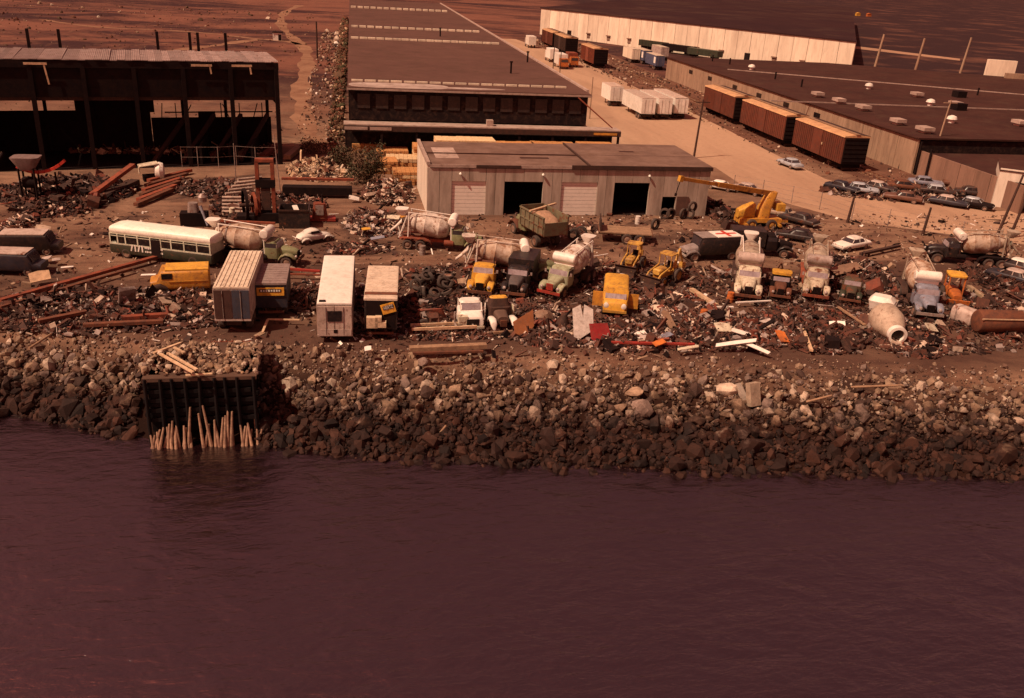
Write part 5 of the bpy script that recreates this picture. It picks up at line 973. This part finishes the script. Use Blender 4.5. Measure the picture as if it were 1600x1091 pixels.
one('white_sheet', 'bright white sheet leaning inside the open skip', 'sheet', cleanwhite, B(0, 0, 0, .5, 1.7, .06), loc=at(464, 330, 1.6), rot=(.5, 0, .35))
t = T('red_engine', 'small red engine unit on a red base right of the skip', 'engine', loc=at(500, 345)); P(t, 'base', red, B(0, 0, .25, 3.2, 1.2, .3)); P(t, 'body', rustred, LZ([(.4, -.8, .8, .7, 5), (1.9, -.6, .6, .5, 5)])); P(t, 'radiator', steel, B(0, -.72, 1.3, .8, .1, 1.0)); P(t, 'stack', soot_shade, C((.3, 0, 1.9), (.3, 0, 2.8), .1))
t = T('grey_machine', 'grey and blue pump machine left of the fanned poles', 'machine', loc=at(305, 352)); P(t, 'housing', steel, LZ([(1.4, -.6, .5, .5, 4), (2.3, -.5, .4, .4, 3)])); P(t, 'frame', soot_shade, B(0, 0, .7, 2.6, 1.3, 1.3)); P(t, 'arm', M('pale_blue_steel', (.34, .36, .42)), C((.7, -.4, 2.1), (1.3, -.8, .2), .16, .1)); P(t, 'pump', steel, LA((.9, 0, 2.4), (0, 0, 1), [(0, .4), (.5, .45), (.8, .2)], 12))
bar('long_beam', 'long rusty beam lying level behind the skip and red engine', 'beam', rustred, at(440, 279, 1.6), at(553, 281, 1.6), .22, True); bar('long_beam', 'dark girder under the level rusty beam', 'beam', soot_shade, at(442, 296, .8), at(550, 298, .8), .7, True); bar('long_beam', 'rusty beam lying between the bus and the red press', 'beam', rustred, at(320, 344, .5), at(430, 349, .5), .16, True)
# long rails at the left
for i, (a, b, r_, m, l) in enumerate((((0, 470), (258, 398), .22, rustred, 'longest rusty rail slanting up to the bus, upper of the pair'), ((0, 480), (205, 420), .14, rust, 'rusty rail under the longest one at the left'), ((60, 502), (135, 487), .2, rust, 'short rusty plank beam above the left bank rocks'), ((190, 497), (262, 492), .24, rustred, 'rusty beam end lying left of the ribbed trailer'), ((130, 508), (255, 502), .2, rust, 'level rusty beam at the bank top left of the trailer'),
                                        ((448, 420), (500, 424), .14, red, 'red painted beam between the box truck and white van body'), ((445, 428), (500, 430), .1, rustred, 'thin red beam just below the other between truck and van'), ((640, 545), (760, 540), .25, wood, 'thick weathered timber along the bank top below the chassis'), ((645, 552), (755, 549), .12, rust, 'thin rusty beam under the thick weathered timber'),
                                        ((1245, 488), (1268, 548), .12, palewood, 'pale pole sloping down toward the bank in the right scrap'), ((1310, 480), (1352, 508), .1, wood, 'thin brown pole lying left of the loose drum'), ((1205, 470), (1150, 473), .08, cleanwhite, 'thin white strip at the cream mixer bumper'), ((925, 401), (950, 397), .05, cleanwhite, 'thin white rod lying on the open ground by the red nosed mixer'),
                                        ((955, 535), (1085, 538), .12, red, 'long red beam lying in the scrap near the bank'), ((410, 520), (418, 500), .08, palewood, 'short pale plank standing near the ribbed trailer corner'), ((418, 499), (468, 500), .07, palewood, 'thin pale plank lying by the ribbed trailer'), ((1514, 448), (1545, 470), .22, M('buff_boom', (.42, .31, .2)), 'buff boom arm lying right of the yard tractor'), ((1545, 468), (1548, 488), .2, wood, 'bent end of the buff boom arm'),
                                        ((1345, 397), (1405, 384), .2, rustdark, 'dark crane jib lying over the heap behind the blue grey mixer'), ((1080, 452), (1120, 478), .2, palewood, 'pale log slanting toward the scrap heap right of the loaders'), ((1108, 480), (1146, 480), .1, cleanwhite, 'bright white bar lying before the cream mixer'))):
    bar('beam' if r_ > .1 else 'thin_bar', l, 'beam', m, at(*a, .45), at(*b, .45), r_, True)
# ------------------------------------------------------------------ individual scrap pieces
def tyre(label, px, py, flat=True, r=.5, group=None):
    o = link('loose_tyre', TY, None, at(px, py, .16 if flat else r), (R(90) if flat else 0, 0, RNG.uniform(-.6, .6))); o.scale = (r/.5, 1.1, r/.5); return tag(o, label, 'tyre', group)
for a in (('loose tyre lying flat right of the yellow van', 1085, 452), ('loose tyre lying flat left of the yellow van', 929, 468), ('small loose tyre at the top of the dark tyre heap', 700, 428), ('loose tyre lying behind the tyre heap', 668, 432)): tyre(*a)
o = tyre('pale rimmed wheel lying flat on the tyre heap', 699, 447); o.location.z = 1.0; link('rim', RI[rimm.name], o)
gt = 'tyres stacked against the garage wall'
for i, (px, py, z, l) in enumerate(((1062, 352, .5, 'leftmost tyre leaning at the garage wall right end'), (1073, 353, .5, 'second tyre leaning at the garage wall'), (1092, 352, .5, 'large tyre in the cluster at the garage corner'), (1104, 354, .5, 'tyre at the right of the garage corner cluster'), (1096, 345, 1.3, 'tyre on top of the garage corner cluster'), (908, 362, .5, 'tyre leaning left of the flatbed trailer'), (896, 366, .5, 'tyre leaning by the dump truck'), (1024, 350, .5, 'tyre by the small garage door'))):
    o = tyre(l, px, py, False, .62, gt); o.location.z = z+.1; o.location.y = max(o.location.y, gy0-1.2)-.1 if i < 5 else o.location.y
for i in range(26):
    a = RNG.uniform(0, 6.28); rr = RNG.uniform(0, 1)**.5; px = 672+34*rr*math.cos(a); py = 448+16*rr*math.sin(a)
    o = tyre('worn black tyre heaped behind the bare chassis, one of many alike', px, py, RNG.random() < .5, .5, 'tyres in the dark heap'); o.location.z = .2+1.1*(1-rr)+RNG.uniform(0, .3); o.rotation_euler = (RNG.uniform(.3, 1.6), RNG.uniform(-.5, .5), RNG.uniform(0, 6))
def plate(label, px, py, pts, m, tilt=(.2, 0, 0), z=.5, name='scrap_panel', cat='panel', th=.06):
    n_ = len(pts); V = [(x, y, 0) for x, y in pts]+[(x, y, th) for x, y in pts]; F = [tuple(reversed(range(n_))), tuple(range(n_, 2*n_))]+[(i, (i+1) % n_, (i+1) % n_+n_, i+n_) for i in range(n_)]
    return one(name, label, cat, m, (V, F), loc=at(px, py, z), rot=tilt)
plate('tall chalky grey panel with a v shaped notch beside the red sheet', 915, 535, [(-.9, 0), (-.75, 2.6), (-.1, 2.9), (0, 1.8), (.2, 2.9), (.85, 2.5), (.7, .9)], M('chalk_panel', (.55, .50, .45)), (.95, 0, .05), .1)
plate('torn dark red sheet leaning before the yellow van', 940, 537, [(-.8, .3), (-.9, 1.5), (.6, 1.6), (.8, .6), (0, -.3)], M('crimson_sheet', (.30, .02, .02)), (.9, .1, .1), .1)
plate('brown rusted scoop plate left of the dark cone', 820, 524, [(-.8, 0), (-.9, 1.0), (.8, 2.3), (.8, .9), (.1, -.2)], M('orange_rust_plate', (.24, .085, .03)), (.7, .2, .1), .2)
one('dark_cone', 'dark conical scrap hood between the scoop plate and grey panel', 'cone', rustdark, LA((0, 0, 0), (0, 0, 1), [(0, .75), (.9, .3), (1.3, .12)], 14), loc=at(878, 512), rot=(.2, .1, 0))
one('grey_cone', 'dusty brown conical funnel behind the dark hood', 'cone', M('dust_cone', (.30, .19, .13)), LA((0, 0, 0), (0, 0, 1), [(0, .9), (.7, .2)], 16), loc=at(850, 497), rot=(.5, 0, 0))
for i, (px, py, w_, d_, m, rz_, l) in enumerate(((1130, 512, 1.4, 1.0, cream, .1, 'cream car door panel lying in the scrap right of centre'), (1158, 520, 1.6, .4, white, -.3, 'white curved fender strip in the right scrap'), (1308, 506, 1.3, .5, cleanwhite, -.25, 'bright white bent sheet in the right scrap'), (1150, 536, 3.2, .35, cleanwhite, -.1, 'long crumpled white strip near the bank'), (1185, 545, 1.8, .3, cleanwhite, -.7, 'bent white strip end dropping toward the bank'),
        (1075, 544, 1.7, .3, cream, 0, 'level cream strip lying at the bank top'), (1001, 523, 1.0, .6, cleanwhite, .4, 'small crumpled white sheet near the red beam'), (1042, 524, 1.0, .5, bluegrey, .5, 'small blue grey sheet in the middle scrap'), (1045, 500, .6, 1.9, M('tan_board', (.25, .15, .09)), .05, 'tan upright board in the middle scrap'), (1222, 526, .8, 1.2, orange, .1, 'orange brown panel in the right scrap'), (1030, 536, 1.0, .6, orange, .3, 'orange crumpled sheet at the red beam'),
        (575, 545, .5, .4, cleanwhite, 0, 'tiny white scrap under the box truck'), (1090, 470, 1.4, .5, rust, .2, 'rusty hood lying right of the loader bucket'), (590, 372, 1.4, .6, bluegrey, .2, 'blue grey sheet left of the streaked mixer'), (612, 340, 1.8, .6, cream, -.3, 'cream curved panel left of the streaked mixer'), (572, 358, .9, .7, yellow, .2, 'small yellow sheet in the junk left of the mixer'), (630, 338, 1.2, .6, ochre, .4, 'ochre panel at the tail of the streaked mixer'),
        (553, 310, 1.2, .7, white, .1, 'white sheet on the junk heap below the bush'), (525, 258, 1.0, .8, cleanwhite, .2, 'bright white sheet left of the big bush'), (67, 357, 1.3, .9, M('buff_sheet', (.5, .38, .28)), .2, 'buff sheet at the left track edge'), (62, 432, 1.6, 1.1, M('tan_canvas', (.48, .32, .19)), .4, 'tan canvas cover on the left scrap'), (72, 404, .9, .8, pinkgrey, 0, 'grey round lid beside the black wreck'), (88, 406, .7, .5, pinkgrey, .3, 'small grey lid right of the round lid'),
        (105, 418, 1.0, .2, cleanwhite, .3, 'white strip on the ground right of the black wreck'), (232, 430, 1.2, .22, cleanwhite, .1, 'white strip left of the derelict panel truck'), (262, 470, 1.2, 1.0, M('beige_hull', (.42, .32, .24)), .6, 'beige round sheet in the dark scrap left of the trailer'), (275, 462, .8, .5, steel, .2, 'grey bent sheet in the dark scrap left of the trailer'), (297, 450, .7, .7, pinkgrey, 0, 'square grey plate below the derelict panel truck'),
        (1322, 420, 3, 1.4, M('heap_brown', (.22, .13, .085)), .1, 'brown canvas heap cover behind the dark derelict truck'), (1100, 494, 1.0, .6, steel, .5, 'grey sheet in the scrap left of the cream door'), (1455, 512, 1.2, .8, cream, .3, 'cream torn sheet right of the loose drum'), (1175, 372, 1.0, .5, cleanwhite, 0, 'small white lid right of the cross roofed van'))):
    e = [(-w_/2, -d_/2), (w_/2*.9, -d_/2*1.1), (w_/2, d_/2*.8), (0, d_/2*1.15), (-w_/2*.9, d_/2)]
    plate(l, px, py, e, m, (RNG.uniform(-.1, .5), RNG.uniform(-.25, .25), rz_), RNG.uniform(.4, .8))
# oil drums
dm_ = mesh('oil_drum', [LA((0, 0, 0), (0, 0, 1), [(0, .29), (.28, .29), (.3, .31), (.32, .29), (.58, .29), (.6, .31), (.62, .29), (.88, .29)], 14)], rust)
for i, (px, py, m, l) in enumerate(((442, 338, white, 'white drum just left of the skip'), (363, 338, cream, 'cream round drum below the fanned poles'), (478, 343, white, 'white drum at the right skip corner'), (583, 352, white, 'white drum in the junk left of the mixer'), (996, 350, white, 'white drum standing in the right open garage doorway'), (660, 398, steel, 'small grey drum left of the yellow truck'), (1140, 472, orange, 'orange drum in front of the scrap'), (1098, 500, orange, 'orange drum in the right scrap heap'))):
    me = dm_.copy(); me.materials.clear(); me.materials.append(m); tag(link('oil_drum', me, None, at(px, py)), l, 'drum', 'loose oil drums')
# ------------------------------------------------------------------ scrap heaps (uncountable bits)
scrapr = M('scrap_rust', (.11, .040, .024), .85, (.05, .022, .016), sc=2)
scrapp = M('scrap_pale', (.52, .42, .33), .6, (.3, .22, .16), sc=2, var=.5)
scraps = M('scrap_red', (.20, .05, .028), .8, (.09, .03, .02), sc=2)
dens = (scrapr, rustdark, steel, scrapp, soot_shade, scraps)
def heap(label, px, py, rx, ry, n_, hgt, probs=(.26, .34, .09, .07, .17, .07), size=.27, mats=dens, clear=None):
    n_ = int(n_*1.9); py += 5; c = at(px, py); ax = (at(px+rx, py)-c).length; ay = (at(px, py-ry)-c).length
    r_ = np.sqrt(NR.rand(n_)); a = NR.rand(n_)*2*math.pi; x = r_*np.cos(a); y = r_*np.sin(a)
    lump = .55+.45*np.sin(x*5+px)*np.cos(y*4+py)
    pos = np.stack([c.x+x*ax, c.y+y*ay, .05+hgt*(1-r_**2)*lump*NR.rand(n_)], -1)
    if clear:
        k_ = np.ones(n_, bool)
        for (x0, x1, y0, y1) in clear: k_ &= ~((pos[:, 0] > x0) & (pos[:, 0] < x1) & (pos[:, 1] > y0) & (pos[:, 1] < y1))
        pos = pos[k_]
    return chunks('scrap_heap', pos, np.exp(NR.normal(math.log(size), .45, len(pos))), mats, probs, 'scrap', label=label)
heap('scrap at the left bank top below the long rails', 120, 470, 130, 24, 1300, .9); heap('scrap around the derelict panel truck', 275, 470, 50, 25, 700, 1.0); heap('scrap left of the ribbed trailer', 215, 480, 60, 20, 600, .8)
heap('orange scrap at the far left track edge', 30, 347, 26, 9, 250, .8, (.3, .1, .1, .2, .1, .2)); heap('tangled scrap under the grey hopper', 90, 318, 70, 16, 700, 1.2, (.3, .35, .03, .04, .22, .06))
heap('near black scrap pieces filling the ground before the steel shed', 105, 296, 105, 22, 1500, 1.7, (.12, .38, .02, .02, .42, .04), .36)  # mostly black pieces, put in to darken the ground before the shed
heap('scrap between the shed and the fanned poles', 330, 290, 60, 14, 500, .7); heap('scrap around the red press', 420, 318, 90, 22, 1100, 1.0, (.34, .28, .06, .06, .14, .12)); heap('pale rubble heap below the dirt alley', 500, 262, 48, 16, 1100, 1.8, (.22, .1, .25, .25, .05, .13), mats=(rust, rustdark, stones[0], palewood, soot_shade, stones[3]))
heap('brown timber junk heap beside the garage wall', 606, 300, 40, 16, 1200, 2.2, (.3, .16, .06, .3, .12, .06)); heap('mixed junk left of the streaked mixer', 585, 345, 45, 20, 900, 1.0, (.28, .2, .2, .12, .14, .06)); heap('junk between the small white car and the mixer', 560, 385, 55, 8, 180, .3)
heap('dark axles and parts behind the white van bodies', 480, 462, 24, 26, 420, .8); heap('dark parts right of the pale roofed box truck', 660, 480, 34, 24, 700, 1.0, (.3, .36, .06, .06, .18, .04)); heap('scrap around the white cab and fenders', 760, 480, 60, 24, 600, .5)
heap('scrap strip between the white wreck and the grey panel', 860, 520, 60, 18, 700, .6); heap('bright scrap around the red sheet', 985, 525, 70, 18, 1100, .7, (.26, .24, .16, .1, .12, .12)); heap('scrap heap right of the loader buckets', 1060, 480, 60, 28, 1200, .9, (.3, .24, .16, .1, .12, .08))
heap('dense scrap heap below the cream mixers', 1150, 512, 80, 26, 1900, .8, (.3, .22, .14, .1, .12, .12)); heap('reddish dark scrap below the rusty mixer', 1265, 515, 75, 28, 1700, .6, (.32, .36, .04, .05, .13, .1)); heap('scrap around the loose drum', 1400, 520, 60, 28, 900, .6); heap('scrap between the right tractor and the tanks', 1520, 480, 70, 34, 1300, 1.0, (.34, .34, .05, .05, .14, .08))
heap('parts heap behind the dark derelict truck', 1340, 418, 46, 20, 600, 1.1); heap('parts lying behind the blue grey mixer', 1400, 455, 30, 22, 400, .7); heap('junk along the far right yard', 1570, 440, 40, 26, 700, 1.0, (.34, .36, .04, .04, .16, .06)); heap('parts in the shade right of the garage corner', 1135, 335, 24, 22, 600, 1.6, (.2, .36, .06, .06, .28, .04), clear=[(9, 41.8, 94, 108)])
for l_, x_, y_, rx_, ry_ in (('low spread of scrap over the left bank top', 190, 492, 190, 22), ('low spread of scrap between the trailers and the yellow van', 700, 492, 190, 32), ('low spread of scrap over the middle bank top', 1060, 515, 210, 26), ('low spread of scrap over the right yard', 1400, 480, 210, 50), ('low spread of parts among the parked trucks', 900, 440, 320, 36)):
    heap(l_, x_, y_, rx_, ry_, 1600, .22, (.28, .32, .1, .08, .16, .06), .22)
heap('junk filling the wrecked car row', 1400, 296, 110, 12, 900, .8, (.3, .3, .08, .06, .2, .06)); heap('junk around the garage door bottoms', 905, 354, 70, 6, 260, .5, (.3, .3, .08, .1, .18, .04)); heap('low junk around the crane wheels', 1200, 358, 60, 12, 400, .6)
n = 2200; xa = NR.uniform(-6.5, 1.0, n); xa = np.where(NR.rand(n) < .6, xa*.35+.4, xa); ya = NR.uniform(112, 330, n); xa = xa+(ya-120)*.012
chunks('alley_litter', np.stack([xa, ya, np.full(n, .12)], -1), np.exp(NR.normal(-1.55, .5, n))*(ya/160), [stones[3], stones[0], rust, rustdark, cleanwhite], (.1, .28, .3, .28, .04), 'rock', label='stones and litter strewn up the dirt alley')
n = 2600; xa = NR.uniform(-.9, 1.3, n); ya = NR.uniform(128, 380, n)
chunks('scrub_strip', np.stack([xa+(ya-128)*.0175-.6, ya, NR.uniform(.1, 1.2, n)], -1), np.exp(NR.normal(-1.35, .4, n))*(ya/160), [leafr, leafm, rust, palewood], (.46, .2, .3, .04), 'rock', label='russet scrub and litter along the warehouse side')
n = 2000; xa = NR.uniform(67, 83, n); ya = NR.uniform(110, 330, n)
chunks('track_litter', np.stack([xa, ya, np.full(n, .08)], -1), np.exp(NR.normal(-1.75, .5, n))*(ya/150), [stones[3], stones[0], rust, rustdark], (.08, .24, .34, .34), 'rock', label='stones and weeds beside the railway spur')
n = 9000; xa = NR.uniform(-45, 90, n); ya = NR.uniform(56, 96, n); ok = ya > ytop(xa)-1; xa, ya = xa[ok], ya[ok]
chunks('yard_litter', np.stack([xa, ya, np.full(len(xa), .04)], -1), np.exp(NR.normal(-1.75, .5, len(xa))), [scrapr, rustdark, stones[0], scrapp, white, soot_shade], (.3, .26, .14, .11, .07, .12), 'scrap', label='small bits of scrap trodden into the yard')
n = 1500; xa = NR.uniform(-120, 0, n); ya = NR.uniform(135, 420, n); xa = xa*(.4+ya/420)-8
chunks('field_litter', np.stack([xa, ya, np.full(n, .1)], -1), np.exp(NR.normal(-1.7, .5, n))*(ya/200), [leafr, rust, stones[0], stones[3]], (.45, .33, .18, .04), 'rock', label='tufts and stones on the rough reddish field')
